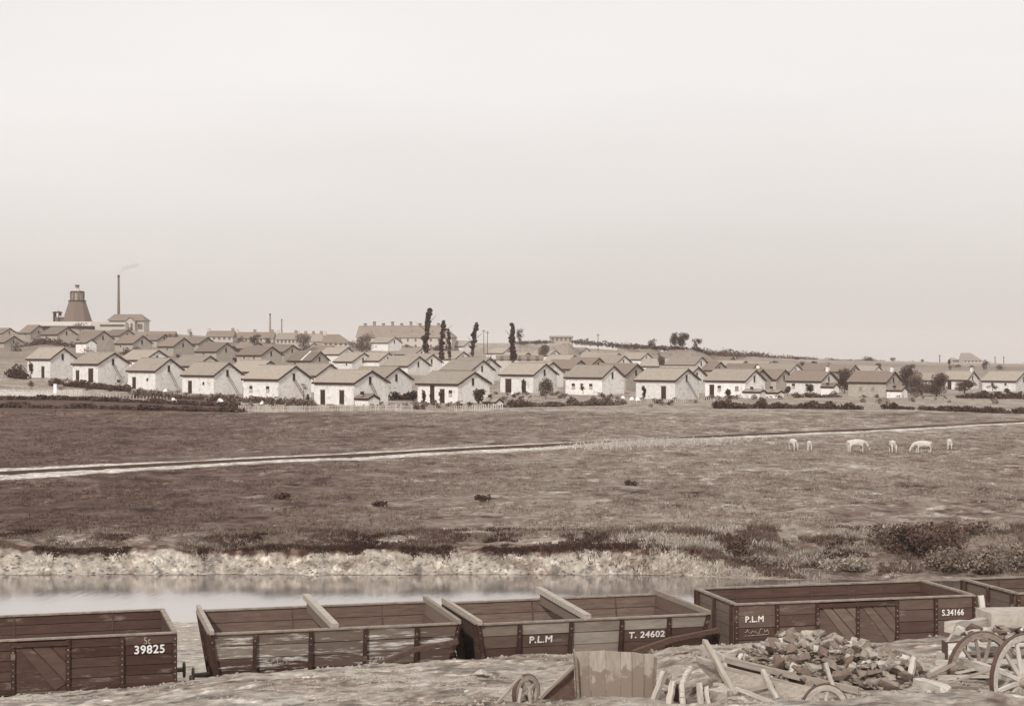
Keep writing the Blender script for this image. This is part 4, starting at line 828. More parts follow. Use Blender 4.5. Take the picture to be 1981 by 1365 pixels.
weed(1425, 1095, 87.5, 1.5, .9, .06, 5, 'narrow upright dark shrub on the bank', 800)
weed(1630, 1108, 86, .8, 2.6, .22, 6, 'pale low scrub by the water behind the fourth wagon', 1500)
weed(1500, 1100, 87, .7, 2.2, .16, 7, 'light scrub on the slope left of the pale scrub', 1000)
weed(1840, 1056, 92, 1.0, 3.0, .06, 8, 'dark bramble patch at the top of the slope', 1400)
weed(545, 962, 112, .5, .9, .04, 9, 'dark clump standing in the left part of the meadow', 300)
weed(932, 973, 110, .55, .9, .04, 10, 'dark clump in the middle of the meadow', 300)
weed(735, 985, 107, .4, .8, .05, 12, 'low dark clump left of the middle meadow clump', 250)
weed(1222, 922, 124, .45, .9, .05, 13, 'dark clump in the meadow below the pale herd smear', 250)
weed(650, 1165, 58, 1.25, .95, .10, 14, 'leafy weeds sticking up behind the second wagon', 500)
weed(1262, 1150, 50, .9, .5, .15, 15, 'leafy tuft behind the right end of the third wagon', 300)
p = at(800, 1170, 64); p.z = float(terrain(p.x, p.y)); m = MB(); m.tube((0, 0, -.3), (0, 0, .55), 2.0, 1.3, 14); m.tube((0, 0, .55), (0, 0, .95), 1.3, .6, 14); m.tube((0, 0, .95), (0, 0, 1.05), .6, .1, 14)
me = m.mesh('sand_heap', M_dirt)
for v in me.vertices: v.co.x *= .62; v.co += Vector((random.uniform(-.06, .06), random.uniform(-.06, .06), random.uniform(-.04, .04)))
for f in me.polygons: f.use_smooth = True
o = link('sand_heap', me); o.location = p; tag(o, 'pale sand heap behind the joint of the second and third wagons', 'heap')

# ---------------------------------------------------------------- cattle
def cow_mesh():
    J = {'pel': (-.75, 0, 1.25, .30, .34), 'bel': (-.1, 0, 1.12, .36, .40), 'che': (.55, 0, 1.15, .30, .38), 'nk': (.95, 0, 1.10, .17, .24), 'nk2': (1.25, 0, .80, .12, .17), 'hd': (1.45, 0, .48, .13, .13), 'mz': (1.55, 0, .20, .08, .08),
         'tl': (-1.05, 0, 1.25, .05, .05), 'tl2': (-1.12, 0, .6, .03, .03)}
    E_ = [('pel', 'bel'), ('bel', 'che'), ('che', 'nk'), ('nk', 'nk2'), ('nk2', 'hd'), ('hd', 'mz'), ('pel', 'tl'), ('tl', 'tl2')]
    for s, y in (('l', .22), ('r', -.22)):
        J['st' + s] = (-.72, y, .85, .15, .17); J['hk' + s] = (-.88, y, .52, .07, .08); J['hf' + s] = (-.80, y, .04, .07, .07)
        J['sh' + s] = (.58, y, .80, .12, .13); J['kn' + s] = (.62, y, .45, .065, .07); J['ff' + s] = (.60, y, .04, .06, .06)
        E_ += [('pel', 'st' + s), ('st' + s, 'hk' + s), ('hk' + s, 'hf' + s), ('che', 'sh' + s), ('sh' + s, 'kn' + s), ('kn' + s, 'ff' + s)]
    ks = list(J); me = bpy.data.meshes.new('cow_skeleton'); me.from_pydata([J[k][:3] for k in ks], [(ks.index(a), ks.index(b)) for a, b in E_], [])
    o = bpy.data.objects.new('cow_skeleton', me); C.objects.link(o); md = o.modifiers.new('s', 'SKIN'); sv = me.skin_vertices[0].data
    for i, k in enumerate(ks): sv[i].radius = (J[k][3], J[k][4])
    sv[0].use_root = True; o.modifiers.new('d', 'SUBSURF').levels = 1
    dg = bpy.context.evaluated_depsgraph_get(); r = bpy.data.meshes.new_from_object(o.evaluated_get(dg)); bpy.data.objects.remove(o); r.materials.clear(); r.materials.append(M_hide)
    for f in r.polygons: f.use_smooth = True
    r.name = 'body'; return r
cow_me = cow_mesh(); horn_me = MB().tube((1.33, -.12, .62), (1.42, -.38, .78), .035, .012, 6).tube((1.33, .12, .62), (1.42, .38, .78), .035, .012, 6).mesh('horns', M_trim)
ear_me = MB().slab((1.3, -.12, .55), (1.38, -.12, .52), (1.3, -.34, .56), (1.26, -.34, .6), (0, 0, .03)).slab((1.3, .12, .55), (1.38, .12, .52), (1.3, .34, .56), (1.26, .34, .6), (0, 0, .03)).mesh('ears', M_hide)
for px, py, rz, s, lb in ((1535, 872, 1.75, .82, 'leftmost white cow of the herd, seen end on beside a fainter one'), (1566, 872, 1.45, .7, 'smaller pale cow right beside the leftmost cow'), (1657, 876, .25, .9, 'white cow standing side on, second group from left'),
                          (1727, 876, 1.55, .85, 'white cow seen end on between the two side on cows'), (1785, 877, 3.3, .85, 'white cow side on facing left, right of the middle cow'), (1837, 870, 1.35, .72, 'rightmost white cow alone near the field track')):
    p = hit(px, py, 110, 300); t = empty('cow', p, rz, lb, 'cow', 'white cattle grazing in the meadow'); t.scale = (s, s, s)
    link('body', cow_me, t); link('horns', horn_me, t); link('ears', ear_me, t)

# ---------------------------------------------------------------- main line: rails under the wagons
tdir = Vector((.974, .2265, 0)); tn_ = Vector((-.2265, .974, 0)); t0 = Vector((0, 38.53, EYE - 8.35)) + tn_ * 1.75
t = empty('railway_line', t0, 0, 'sunken railway line under the row of goods wagons', 'railway')
for s in (-.74, .74): MB().beam(tdir * -22 + tn_ * s, tdir * 22 + tn_ * s, .07, .14).obj('rail', M_iron, t)
slm = MB().box(-.12, .12, -1.25, 1.25, -.16, -.08).mesh('sleeper', M_wood)
for i in range(54):
    ob = link('sleeper', slm, t, tdir * (-21.5 + i * .8), .08); ob.rotation_euler = (0, 0, math.atan2(tdir.y, tdir.x))

# ---------------------------------------------------------------- goods wagons
def text(parent, s, size, x, z, ypl, sl, matx, sx=1.0, bold=.022, rot=0):
    cu = bpy.data.curves.new('lettering', 'FONT'); cu.body = s; cu.size = size; cu.extrude = .006; cu.space_character = 1.08
    o = bpy.data.objects.new('lettering', cu); C.objects.link(o); me = bpy.data.meshes.new_from_object(o.evaluated_get(bpy.context.evaluated_depsgraph_get())); bpy.data.objects.remove(o)
    
    V0 = [v.co.copy() for v in me.vertices]; F0 = [tuple(p.vertices) for p in me.polygons]; VV = []; FF = []; bo = size * bold
    for ii, (ddx, ddy) in enumerate(((-bo, 0), (bo, 0), (0, -bo), (0, bo))):
        VV += [(v.x + ddx, v.y + ddy, v.z + ii * .001) for v in V0]; FF += [tuple(k + ii * len(V0) for k in f) for f in F0]
    me = bpy.data.meshes.new('lettering'); me.from_pydata(VV, [], FF); me.materials.append(matx); ob = link('lettering', me, parent); ob.location = (x, ypl, z); ob.rotation_euler = (math.pi / 2 - sl, rot, 0); ob.scale = (sx, 1, 1); return ob
def wagon(nl, nr, W, drop, label, hb=1.12, flareW=0.0, flareL=0.0, npan=6, nplank=4, side=.07, inner=.17, door=False, pal=None, wornm=None, bow=None, name='goods_wagon', smooth_in=False, fr=None, doors=(), inm=None):
    """nl, nr: world xy of the near rim ends. Local x along, y away from viewer, z up from rail"""
    nl = Vector(nl); nr = Vector(nr); dv = nr - nl; L = dv.length; ang = math.atan2(dv.y, dv.x); ux = Vector((math.cos(ang), math.sin(ang))); un = Vector((-ux.y, ux.x))
    c = (nl + nr) / 2 + un * W / 2; zt = EYE - drop; z0 = EYE - 8.28
    t = empty(name, (c.x, c.y, z0), ang, label, 'goods wagon', 'open goods wagons of the coal train'); top = zt - z0; fl = top - hb; M_s = wornm or M_paint
    q = random.Random(int(nl.x * 10)); hT, hB = W / 2, W / 2 - flareW; LT, LB = L / 2, L / 2 - flareL; th = .05
    def sy(z, s): f = (z - fl) / hb; return s * (hB + (hT - hB) * f)
    def sxl(z): f = (z - fl) / hb; return LB + (LT - LB) * f
    fr = fr or [j / npan for j in range(npan + 1)]
    def xj(j, z): return -sxl(z) if j == 0 else sxl(z) if j == npan else (-LT + 2 * LT * fr[j] if flareL else -LB + 2 * LB * fr[j])
    MB().box(-LB, LB, -hB, hB, fl - .06, fl).obj('floor', M_wood, t, color=.13)
    for s in (-1, 1): MB().box(-LB, LB, s * (hB - .12) - .07, s * (hB - .12) + .07, fl - .34, fl - .065).obj('sole_bar', M_paint, t, color=.028)
    for s in (-1, 1): MB().box(s * LB - .07, s * LB + .07, -hB + .2, hB - .2, fl - .34, fl - .065).obj('headstock', M_paint, t, color=.05)
    gap = .016; ph = hb / nplank; pw = 2 * LB / npan
    for s in (-1, 1):
        for k_ in range(nplank):
            za = fl + k_ * ph + gap; zb = fl + (k_ + 1) * ph
            if s == -1:
                for j in range(npan):
                    if j in doors: continue
                    g_ = side * q.uniform(.65, 1.45)
                    if pal and (j, k_) in pal: g_ = pal[(j, k_)]
                    dz = q.uniform(-.006, .006); sag = q.uniform(-.01, .01)
                    jy = [q.uniform(-.012, .002) for _ in range(4)]; jz = [q.uniform(-.006, .006) for _ in range(4)]; MB().slab((xj(j, za), sy(za, s) + jy[0], za + jz[0]), (xj(j + 1, za), sy(za, s) + jy[1], za + jz[1]), (xj(j + 1, zb), sy(zb, s) + jy[2], zb + jz[2]), (xj(j, zb), sy(zb, s) + jy[3], zb + jz[3]), (0, th + dz, 0)).obj('plank', M_s, t, color=g_)
            else:
                MB().slab((-sxl(za), sy(za, s), za), (sxl(za), sy(za, s), za), (sxl(zb), sy(zb, s), zb), (-sxl(zb), sy(zb, s), zb), (0, -th, 0)).obj('plank', inm or M_wood, t, color=inner * q.uniform(.8, 1.2))
        for e_ in (-1, 1):
            pass
    MB().slab((-sxl(fl) + .03, sy(fl, -1) + .015, fl), (sxl(fl) - .03, sy(fl, -1) + .015, fl), (sxl(top) - .03, sy(top, -1) + .015, top), (-sxl(top) + .03, sy(top, -1) + .015, top), (0, .012, 0)).obj('gap_backing', M_void, t)  # dark sheet added within the plank thickness so the gaps read black
    MB().slab((-sxl(fl) + .03, sy(fl, 1) - .035, fl), (sxl(fl) - .03, sy(fl, 1) - .035, fl), (sxl(top) - .03, sy(top, 1) - .035, top), (-sxl(top) + .03, sy(top, 1) - .035, top), (0, .012, 0)).obj('gap_backing', M_void, t)  # same added sheet on the far side, blocks brightness through its gaps
    bm_ = MB()
    for j in range(npan + 1):
        for z_ in np.arange(fl + .1, top - .05, .13):
            f_ = (z_ - fl) / hb; xx_ = xj(j, fl) * (1 - f_) + xj(j, top) * f_; yy_ = sy(z_, -1) - .06; bm_.box(xx_ - .014, xx_ + .014, yy_ - .016, yy_ + .004, z_ - .014, z_ + .014)
    bm_.obj('bolts', M_ironl, t)
    for j in range(npan):
        if j in doors: continue
        z_ = fl + .02; MB().box(xj(j, fl) + .05, xj(j + 1, fl) - .05, sy(z_, -1) - .035, sy(z_, -1) - .002, fl - .02, fl + .06).obj('bottom_rail', M_paint, t, color=.03)
    q2 = random.Random(int(nl.x * 7 + 3)); db = MB()
    for _ in range(60):
        x_ = q2.uniform(-LB, LB) * .92; y_ = hB * q2.uniform(-.8, .85); s_ = q2.uniform(.02, .09); db.tube((x_, y_, fl), (x_ + q2.uniform(-.03, .03), y_, fl + s_ * .7), s_, s_ * .4, 5)
    db.obj('debris', M_stone, t, color=.3)
    for e_ in (-1, 1):
        for k_ in range(nplank):
            za = fl + k_ * ph + gap; zb = fl + (k_ + 1) * ph
            MB().slab((e_ * sxl(za), -abs(sy(za, 1)) + th + .01, za), (e_ * sxl(za), abs(sy(za, 1)) - th - .01, za), (e_ * sxl(zb), abs(sy(zb, 1)) - th - .01, zb), (e_ * sxl(zb), -abs(sy(zb, 1)) + th + .01, zb), (-e_ * th, 0, 0)).obj('plank', M_wood, t, color=inner * q.uniform(.85, 1.15) if e_ == 1 else side * 1.6)
        for y_ in (-.42, 0, .42):
            MB().slab((e_ * (sxl(fl) + .003), y_ * W - .05, fl - .3), (e_ * (sxl(fl) + .003), y_ * W + .05, fl - .3), (e_ * (sxl(top) + .003), y_ * W + .05, top), (e_ * (sxl(top) + .003), y_ * W - .05, top), (e_ * .06, 0, 0)).obj('end_post', M_paint, t, color=.035)
    # posts outside the near side and inside-out on the far side
    for j in range(npan + 1):
        xb_, xt_ = xj(j, fl), xj(j, top); x = -1 + 2 * j / npan
        for s in (-1, 1):
            wd_ = .045
            MB().slab((xb_ - wd_, sy(fl, s), fl - .28), (xb_ + wd_, sy(fl, s), fl - .28), (xt_ + wd_, sy(top, s), top - .02), (xt_ - wd_, sy(top, s), top - .02), (0, s * .06, 0)).obj('post', M_paint, t, color=.028)
        if smooth_in or j in (2, 4):
            MB().slab((x * LT * .985 - .02, sy(fl, 1) - th - .004, fl), (x * LT * .985 + .02, sy(fl, 1) - th - .004, fl), (x * LT * .985 + .02, sy(top, 1) - th - .004, top - .02), (x * LT * .985 - .02, sy(top, 1) - th - .004, top - .02), (0, -.012, 0)).obj('inner_strap', M_iron, t)
    # rim
    rw = .09
    MB().box(-LT - .03, LT + .03, -hT - .05, -hT + rw, top, top + .035).obj('rim', M_ironl, t); MB().box(-LT - .03, LT + .03, hT - rw, hT + .05, top, top + .035).obj('rim', M_ironl, t)
    for e_ in (-1, 1): MB().box(e_ * LT - .06, e_ * LT + .05, -hT + rw + .002, hT - rw - .002, top + .002, top + .05).obj('rim', M_wood if flareW else M_ironl, t, color=.24)
    if flareW:   # thick timber along each end and a cross beam
        for e_ in (-1, 1):
            m = MB(); m.beam((e_ * (LT - .02), -hT - .12, top + .07), (e_ * (LT - .02), hT + .12, top + .09), .10, .10); m.obj('end_rail', M_wood, t, color=.30 if e_ < 0 else .2)
            MB().beam((e_ * (LT + .02), -hT - .06, top + .03), (e_ * (LB + .05), -hB, fl + .25), .06, .05).obj('corner_strap', M_iron, t)
    if bow is not None:
        MB().beam((bow, -hT - .05, top + .08), (bow - .15, hT + .05, top + .26), .16, .13).obj('cross_beam', M_wood, t, color=.33)
        MB().slab((bow - .02, -hT + .1, top - .25), (bow - .17, hT - .1, top - .1), (bow - .15, hT - .1, top + .2), (bow, -hT + .1, top + .03), (.05, 0, 0)).obj('partition', M_wood, t, color=.12)
    if doors:
        for jj, sgn in [(j, 1) for j in doors]:
            xa = xj(jj, fl) + .05; xb = xj(jj + 1, fl) - .05; y_ = -hB
            dr_ = MB().box(xa, xb, y_ - .02, y_ + .03, fl, top - .06).obj('door', M_paint, t, color=side * 1.1)
            w_ = xb - xa; h_ = top - .06 - fl
            for i in range(4):                        # diagonal boards clipped to the leaf
                a0 = (i) * .34 - .1; pl = MB()
                def clip(u): return max(0, min(1, u))
                u0, u1 = a0, a0 + .3
                A = [(u0 * w_ * 1.1, h_), (u1 * w_ * 1.1, h_), (min(u1 * w_ * 1.1 + h_ * .9, w_), max(h_ - (w_ - u1 * w_ * 1.1) / .9, 0)), (min(u0 * w_ * 1.1 + h_ * .9, w_), max(h_ - (w_ - u0 * w_ * 1.1) / .9, 0))]
                A = [(min(max(u, 0), w_), v) for u, v in A]
                A = [((xa + u) if sgn > 0 else (xa + u), y_ - .045, fl + v) for u, v in A]
                pl.slab(*A, (0, .02, 0)); pl.obj('diagonal_board', M_paint, dr_, color=side * q.uniform(.9, 1.8))
        MB().box(xj(doors[0], fl), xj(doors[-1] + 1, fl), -hB - .10, -hB - .03, top - .13, top - .04).obj('door_bar', M_paint, t, color=.035)
    # running gear
    for x in (-LB * .55, LB * .55):
        for y_ in (-.74, .74):
            m = MB(); m.tube((x, y_ - .06, .5), (x, y_ + .06, .5), .48, .48, 20); wh = m.obj('wheel', M_iron, t); m = MB(); m.tube((x, y_ - .10, .5), (x, y_ + .10, .5), .12, .12, 10); m.obj('hub', M_iron, wh)
        MB().tube((x, -.95, .5), (x, .95, .5), .06, .06, 8).obj('axle', M_iron, t)
    for e_ in (-1, 1):
        for y_ in (-.85, .85):
            m = MB(); z = fl - .2; m.tube((e_ * (LB + .07), y_, z), (e_ * (LB + .42), y_, z), .07, .05, 8); m.tube((e_ * (LB + .42), y_, z), (e_ * (LB + .47), y_, z), .19, .19, 12); m.obj('buffer', M_ironl, t)
    t['L'] = L; return t, dict(LT=LT, LB=LB, hB=hB, hT=hT, fl=fl, top=top, sl=math.atan2(hT - hB, hb))
W1, i1 = wagon((-13.15, 35.55), (-7.58, 37.2), 3.55, 6.30, 'dark planked wagon at the left edge with a boarded door', npan=5, nplank=5, side=.038, inner=.045, doors=(2,), inm=M_paint)
pal2 = {(0, 2): .22, (0, 3): .13, (1, 3): .13, (1, 2): .20, (2, 3): .14, (2, 2): .13, (2, 1): .09, (3, 3): .18, (3, 2): .15, (3, 1): .12, (4, 3): .11}
W2, i2 = wagon((-6.74, 36.98), (-1.24, 38.48), 3.5, 6.30, 'flared wagon with worn pale planks, second from left', hb=1.18, flareW=.28, flareL=.26, npan=5, fr=[0, .174, .395, .615, .825, 1], nplank=4, side=.055, inner=.088, pal=pal2, wornm=M_woodw, bow=-.05)
pal3 = {(0, 3): .18, (0, 2): .10, (1, 3): .27, (1, 2): .07, (1, 1): .075, (2, 3): .22, (2, 2): .30, (2, 1): .24, (2, 0): .18, (3, 3): .3, (3, 2): .07, (3, 1): .07, (4, 3): .25}
W3, i3 = wagon((-.78, 38.3), (4.72, 39.86), 3.45, 6.30, 'flared wagon with a partition, middle of the train', hb=1.18, flareW=.28, flareL=.26, npan=5, fr=[0, .174, .395, .615, .825, 1], nplank=4, side=.05, inner=.088, pal=pal3, wornm=M_paint, bow=-.2)
W4, i4 = wagon((5.37, 39.72), (11.5, 41.2), 2.75, 6.05, 'long dark smooth sided wagon with two diagonal boarded doors, fourth from left', hb=1.15, npan=6, nplank=4, side=.075, inner=.055, doors=(2, 3), smooth_in=True)
W5, i5 = wagon((12.68, 41.5), (18.6, 42.95), 2.75, 6.05, 'dark wagon cut off by the right edge', hb=1.15, npan=6, nplank=4, side=.07, inner=.085, smooth_in=True)
def wtext(Wg, inf, s, px, py, hpx, matx, sx=1, off=.022):
    """place lettering on the near side so that its left baseline point lies at the pixel"""
    M = Matrix.Translation(Wg.location) @ Matrix.Rotation(Wg.rotation_euler.z, 4, 'Z'); Mi = M.inverted(); o = Mi @ Vector((0, 0, EYE)); d_ = (Mi.to_3x3() @ Vector(((px - CX) / FPX, 1, -(py - CY) / FPX)))
    # side plane through (y=-hB,z=fl) and (y=-hT,z=top)
    n_ = Vector((0, inf['top'] - inf['fl'], inf['hT'] - inf['hB'])).normalized(); p0 = Vector((0, -inf['hB'] - .03, inf['fl'])); k_ = (p0 - o).dot(n_) / d_.dot(n_); p = o + d_ * k_
    size = hpx / FPX * 38.5 / .70
    return text(Wg, s, size, p.x, p.z, p.y - .004, -inf['sl'], matx, sx, off)
wtext(W1, i1, '39825', 259, 1264, 15, M_white); wtext(W1, i1, 'St', 278, 1245, 13, M_faint, .8, .01)
wtext(W2, i2, 'P.L.M', 524, 1283, 8.5, M_faint, 1.1, .01); wtext(W2, i2, 'T.24600', 714, 1279, 8.5, M_faint, 1.0, .01); wtext(W2, i2, '7049', 444, 1315, 7, M_white, 1, .01)
wtext(W3, i3, 'P.L.M', 1023, 1243, 13.5, M_white, 1.05); wtext(W3, i3, 'T. 24602', 1216, 1233.5, 12.5, M_white, 1.1)
wtext(W4, i4, 'P.L.M', 1441, 1203, 12, M_white, 1.0); wtext(W4, i4, 'S.34166', 1822, 1190, 12, M_white, .85)
_M = W4.matrix_world if False else Matrix.Translation(W4.location) @ Matrix.Rotation(W4.rotation_euler.z, 4, 'Z'); q = random.Random(9); _o = wtext(W4, i4, '.', 1440, 1222, 4, M_faint); _p = _o.location.copy(); bpy.data.objects.remove(_o); m = MB(); xx = _p.x; zz_2 = _p.z
for i in range(15):
    nx_ = xx + q.uniform(.02, .07); nz_ = _p.z + q.uniform(-.06, .09); m.beam((xx, _p.y - .01, zz_2), (nx_, _p.y - .01, nz_), .006, .012); xx, zz_2 = nx_, nz_
m.beam((_p.x, _p.y - .01, _p.z - .09), (xx, _p.y - .01, _p.z - .07), .006, .012); m.obj('chalk_mark', M_faint, W4)
# tarpaulin-like dark hoses slung on W2 / W3 right ends
for Wg, pa, pb, pc, lb in ((W2, (735, 1285, 37.3), (800, 1256, 37.6), (885, 1240, 38.1), 'dark fallen pole leaning by the right end of the second wagon'), (W3, (1225, 1262, 38.2), (1300, 1236, 38.7), (1390, 1218, 39.3), 'dark fallen pole leaning by the right end of the third wagon')):
    a, b2, c2 = at(*pa), at(*pb), at(*pc); t = empty('leaning_pole', a, 0, lb, 'pole'); m = MB(); m.beam(Vector(), b2 - a, .12, .12); m.beam(b2 - a, c2 - a, .12, .10); m.obj('shaft', M_wood, t, color=.06)

# ---------------------------------------------------------------- rubble pile
def rock_mesh(seed, flat=.7):
    q = random.Random(seed); bm = bmesh.new()
    for i in range(13):
        v = Vector((q.gauss(0, 1), q.gauss(0, 1), q.gauss(0, 1))).normalized() * q.uniform(.75, 1.05); bm.verts.new((v.x * .62, v.y * .45, v.z * .5 * flat))
    bmesh.ops.convex_hull(bm, input=bm.verts); 
    for v in [v for v in bm.verts if not v.link_faces]: bm.verts.remove(v)
    me = bpy.data.meshes.new('stone'); bm.to_mesh(me); bm.free(); me.materials.append(M_stone); return me
rocks = [rock_mesh(i, .6 + .1 * (i % 4)) for i in range(12)]
hc = Vector((5.95, 31.2)); hrx, hry, hh = 1.85, 3.6, .56
def heap(x, y):
    r2 = ((x - hc.x - .10 * (y - hc.y)) / hrx) ** 2 + ((y - hc.y) / hry) ** 2; return max(0, 1 - r2) ** .8 * hh * (1.0 - .22 * (x - hc.x))
t = empty('rubble_pile', (hc.x, hc.y, float(terrain(hc.x, hc.y))), 0, 'heap of broken angular stones in front of the fourth wagon', 'rubble'); o = t.location.copy()
gx = np.linspace(-1.9, 1.9, 30); gy = np.linspace(-3.8, 3.8, 36); V = []; Fc = []
for j, y in enumerate(gy):
    for i, x in enumerate(gx): X_, Y_ = hc.x + x, hc.y + y; V.append((x, y, float(terrain(X_, Y_)) + heap(X_, Y_) - .16 - o.z))
for j in range(35):
    for i in range(29): a = j * 30 + i; Fc.append((a, a + 1, a + 31, a + 30))
bs = link('rubble_base', npmesh('rubble_base', V, Fc, mat('rubble_earth', .10, .5, 5, .95, .05), True), t); tag(bs, kind='stuff')
q = random.Random(4); cnt = 0
while cnt < 290:
    x = q.uniform(-2.0, 2.0); y = q.uniform(-3.7, 3.0); X_, Y_ = hc.x + x, hc.y + y; h_ = heap(X_, Y_)
    if h_ <= .02 and q.random() > .05: continue
    if Y_ > hc.y + 1.3 and q.random() > .35: continue
    s = q.uniform(.10, .32) * (1 if q.random() > .12 else 1.35); g_ = q.choice((.12, .17, .23, .29, .37, .48)) * q.uniform(.85, 1.15)
    ob = link('stone', rocks[q.randrange(12)], t, Vector((X_, Y_, float(terrain(X_, Y_)) + h_ + q.uniform(-.05, .10))) - o, g_); ob.rotation_euler = (q.uniform(-.7, .7), q.uniform(-.7, .7), q.uniform(0, 6.3)); ob.scale = (s * q.uniform(.9, 1.4), s, s * q.uniform(.6, 1.1)); cnt += 1
Vs = []; Fs = []; nv = 0
for _i in range(2200):
    x = q.uniform(-2.1, 2.1); y = q.uniform(-3.9, 3.2); X_, Y_ = hc.x + x, hc.y + y; h_ = heap(X_, Y_)
    if h_ <= .01 and q.random() > .12: continue
    rm_ = rocks[_i % 12]; s = q.uniform(.05, .14); Mx = Matrix.Translation(Vector((X_, Y_, float(terrain(X_, Y_)) + h_ + q.uniform(-.08, .02))) - o) @ Matrix.Rotation(q.uniform(0, 6.3), 4, 'Z') @ Matrix.Rotation(q.uniform(-1, 1), 4, 'X') @ Matrix.Diagonal((s * 1.3, s, s, 1))
    for v in rm_.vertices: Vs.append(tuple(Mx @ v.co))
    for f in rm_.polygons: Fs.append(tuple(nv + k for k in f.vertices))
    nv += len(rm_.vertices)
me = bpy.data.meshes.new('small_stones'); me.from_pydata(Vs, [], Fs); me.materials.append(M_stone); tag(link('small_stones', me, t, color=.22), kind='stuff')
Vs = []; Fs = []; nv = 0; rs_ = np.random.RandomState(21); GXs = rs_.uniform(-17, 17, 26000); GYs = rs_.uniform(26.5, 41.5, 26000); kp = (dtrack(GXs, GYs) < -1.1) & (np.abs(GXs / GYs) < .36) & (fbm(GXs * .7, GYs * .7, 3) > -.04); GXs, GYs = GXs[kp], GYs[kp]; GZs = terrain(GXs, GYs)
for _i in range(len(GXs)):
    s = .010 + .045 * rs_.rand() ** 4; a = rs_.rand() * 6.3; c_, s_ = math.cos(a) * s, math.sin(a) * s
    Vs += [(GXs[_i] + c_, GYs[_i] + s_, GZs[_i]), (GXs[_i] - s_, GYs[_i] + c_, GZs[_i]), (GXs[_i] - c_, GYs[_i] - s_, GZs[_i]), (GXs[_i] + s_, GYs[_i] - c_, GZs[_i]), (GXs[_i] + c_ * .2, GYs[_i], GZs[_i] + s * .9)]
    Fs += [(nv, nv + 1, nv + 4), (nv + 1, nv + 2, nv + 4), (nv + 2, nv + 3, nv + 4), (nv + 3, nv, nv + 4)]; nv += 5
me = bpy.data.meshes.new('gravel'); me.from_pydata(Vs, [], Fs); me.materials.append(M_stone); gv_ = link('gravel', me, color=.27); tag(gv_, 'fine gravel strewn over the bare earth in the foreground', 'gravel', kind='stuff')
# loose stones on the ground
def loose(px, py, s, g_, lb, i):
    p = hit(px, py, 20, 60); ob = link('stone', rocks[i % 12]); ob.location = p + Vector((0, 0, s * .15)); ob.scale = (s, s, s * .8); ob.rotation_euler = (0, 0, i); ob.color = tone(g_); tag(ob, lb, 'stone')
loose(930, 1311, .34, .38, 'largest loose stone on the bare ground left of the barrow wheel', 1); loose(946, 1310, .2, .3, 'smaller stone touching the largest loose stone', 2)
loose(703, 1322, .09, .5, 'small pale stone on the bare ground below the second wagon', 3); loose(903, 1340, .11, .6, 'pale pebble at the bottom edge left of the barrow wheel', 4)
q = random.Random(12)
for i in range(70):
    px = q.uniform(-10, 1990); py = q.uniform(1258, 1362)
    p = hit(px, py, 20, 60)
    if dtrack(p.x, p.y) > -1.2: continue
    ob = link('pebble', rocks[i % 12]); s = q.uniform(.025, .075); ob.location = p + Vector((0, 0, .01)); ob.scale = (s, s, s); ob.rotation_euler = (0, 0, i); ob.color = tone(q.uniform(.2, .6)); lb = 'small pebble on the bare earth ' + ('in front of the first wagon' if px < 350 else 'in front of the second wagon' if px < 900 else 'between the third wagon and the tools' if px < 1400 else 'in front of the long fourth wagon' if px < 1850 else 'near the cart at right'); tag(ob, lb, 'pebble', lb.replace('small pebble', 'small pebbles'))

# ---------------------------------------------------------------- tools, barrows, planks, cart in the foreground
def B(t, nm, a, b2, w_, h, col, up=(0, 0, 1), taper=1, m_=None): return beamobj(nm, Vector(a) - t.location, Vector(b2) - t.location, w_, h, m_ or M_wood, t, col * .6, taper)
# plank tub
yT = 28.6; a0 = at(1112, 1372, yT); t = empty('plank_tub', a0, 0, 'large upright tub of vertical boards with a dark stained lower half', 'tub')
kk = yT / FPX
outl = [(1112, 1263), (1140, 1261), (1172, 1259), (1200, 1261), (1222, 1262), (1246, 1266), (1273, 1268)]
botx = [1119, 1146, 1174, 1201, 1223, 1246, 1268]
M_tub = mat('stained_board', .3, .25, 3, .9, .006, objcol=True, stretch=(6, 6, 1))
_t = M_tub.node_tree; _n = _t.nodes; _tc = _n.new('ShaderNodeTexCoord'); _sp = _n.new('ShaderNodeSeparateXYZ'); _t.links.new(_tc.outputs['Object'], _sp.inputs[0])
_nz = _n.new('ShaderNodeTexNoise'); _nz.inputs['Scale'].default_value = 4.2; _nz.inputs['Detail'].default_value = 6; _t.links.new(_tc.outputs['Object'], _nz.inputs[0])
_ma = _n.new('ShaderNodeMath'); _ma.operation = 'MULTIPLY_ADD'; _ma.inputs[1].default_value = 1.7; _t.links.new(_nz.outputs[0], _ma.inputs[0]); _mb = _n.new('ShaderNodeMath'); _mb.operation = 'MULTIPLY'; _mb.inputs[1].default_value = -1.25; _t.links.new(_sp.outputs['Z'], _mb.inputs[0]); _t.links.new(_mb.outputs[0], _ma.inputs[2])
_mr = _n.new('ShaderNodeMapRange'); _mr.inputs['From Min'].default_value = .02; _mr.inputs['From Max'].default_value = .14; _t.links.new(_ma.outputs[0], _mr.inputs['Value'])
_mx = _n.new('ShaderNodeMix'); _mx.data_type = 'RGBA'; _b = _n['Principled BSDF']; _src = _b.inputs['Base Color'].links[0].from_socket; _t.links.new(_mr.outputs[0], _mx.inputs[0]); _t.links.new(_src, _mx.inputs[6]); _mx.inputs[7].default_value = tone(.17); _t.links.new(_mx.outputs[2], _b.inputs['Base Color'])
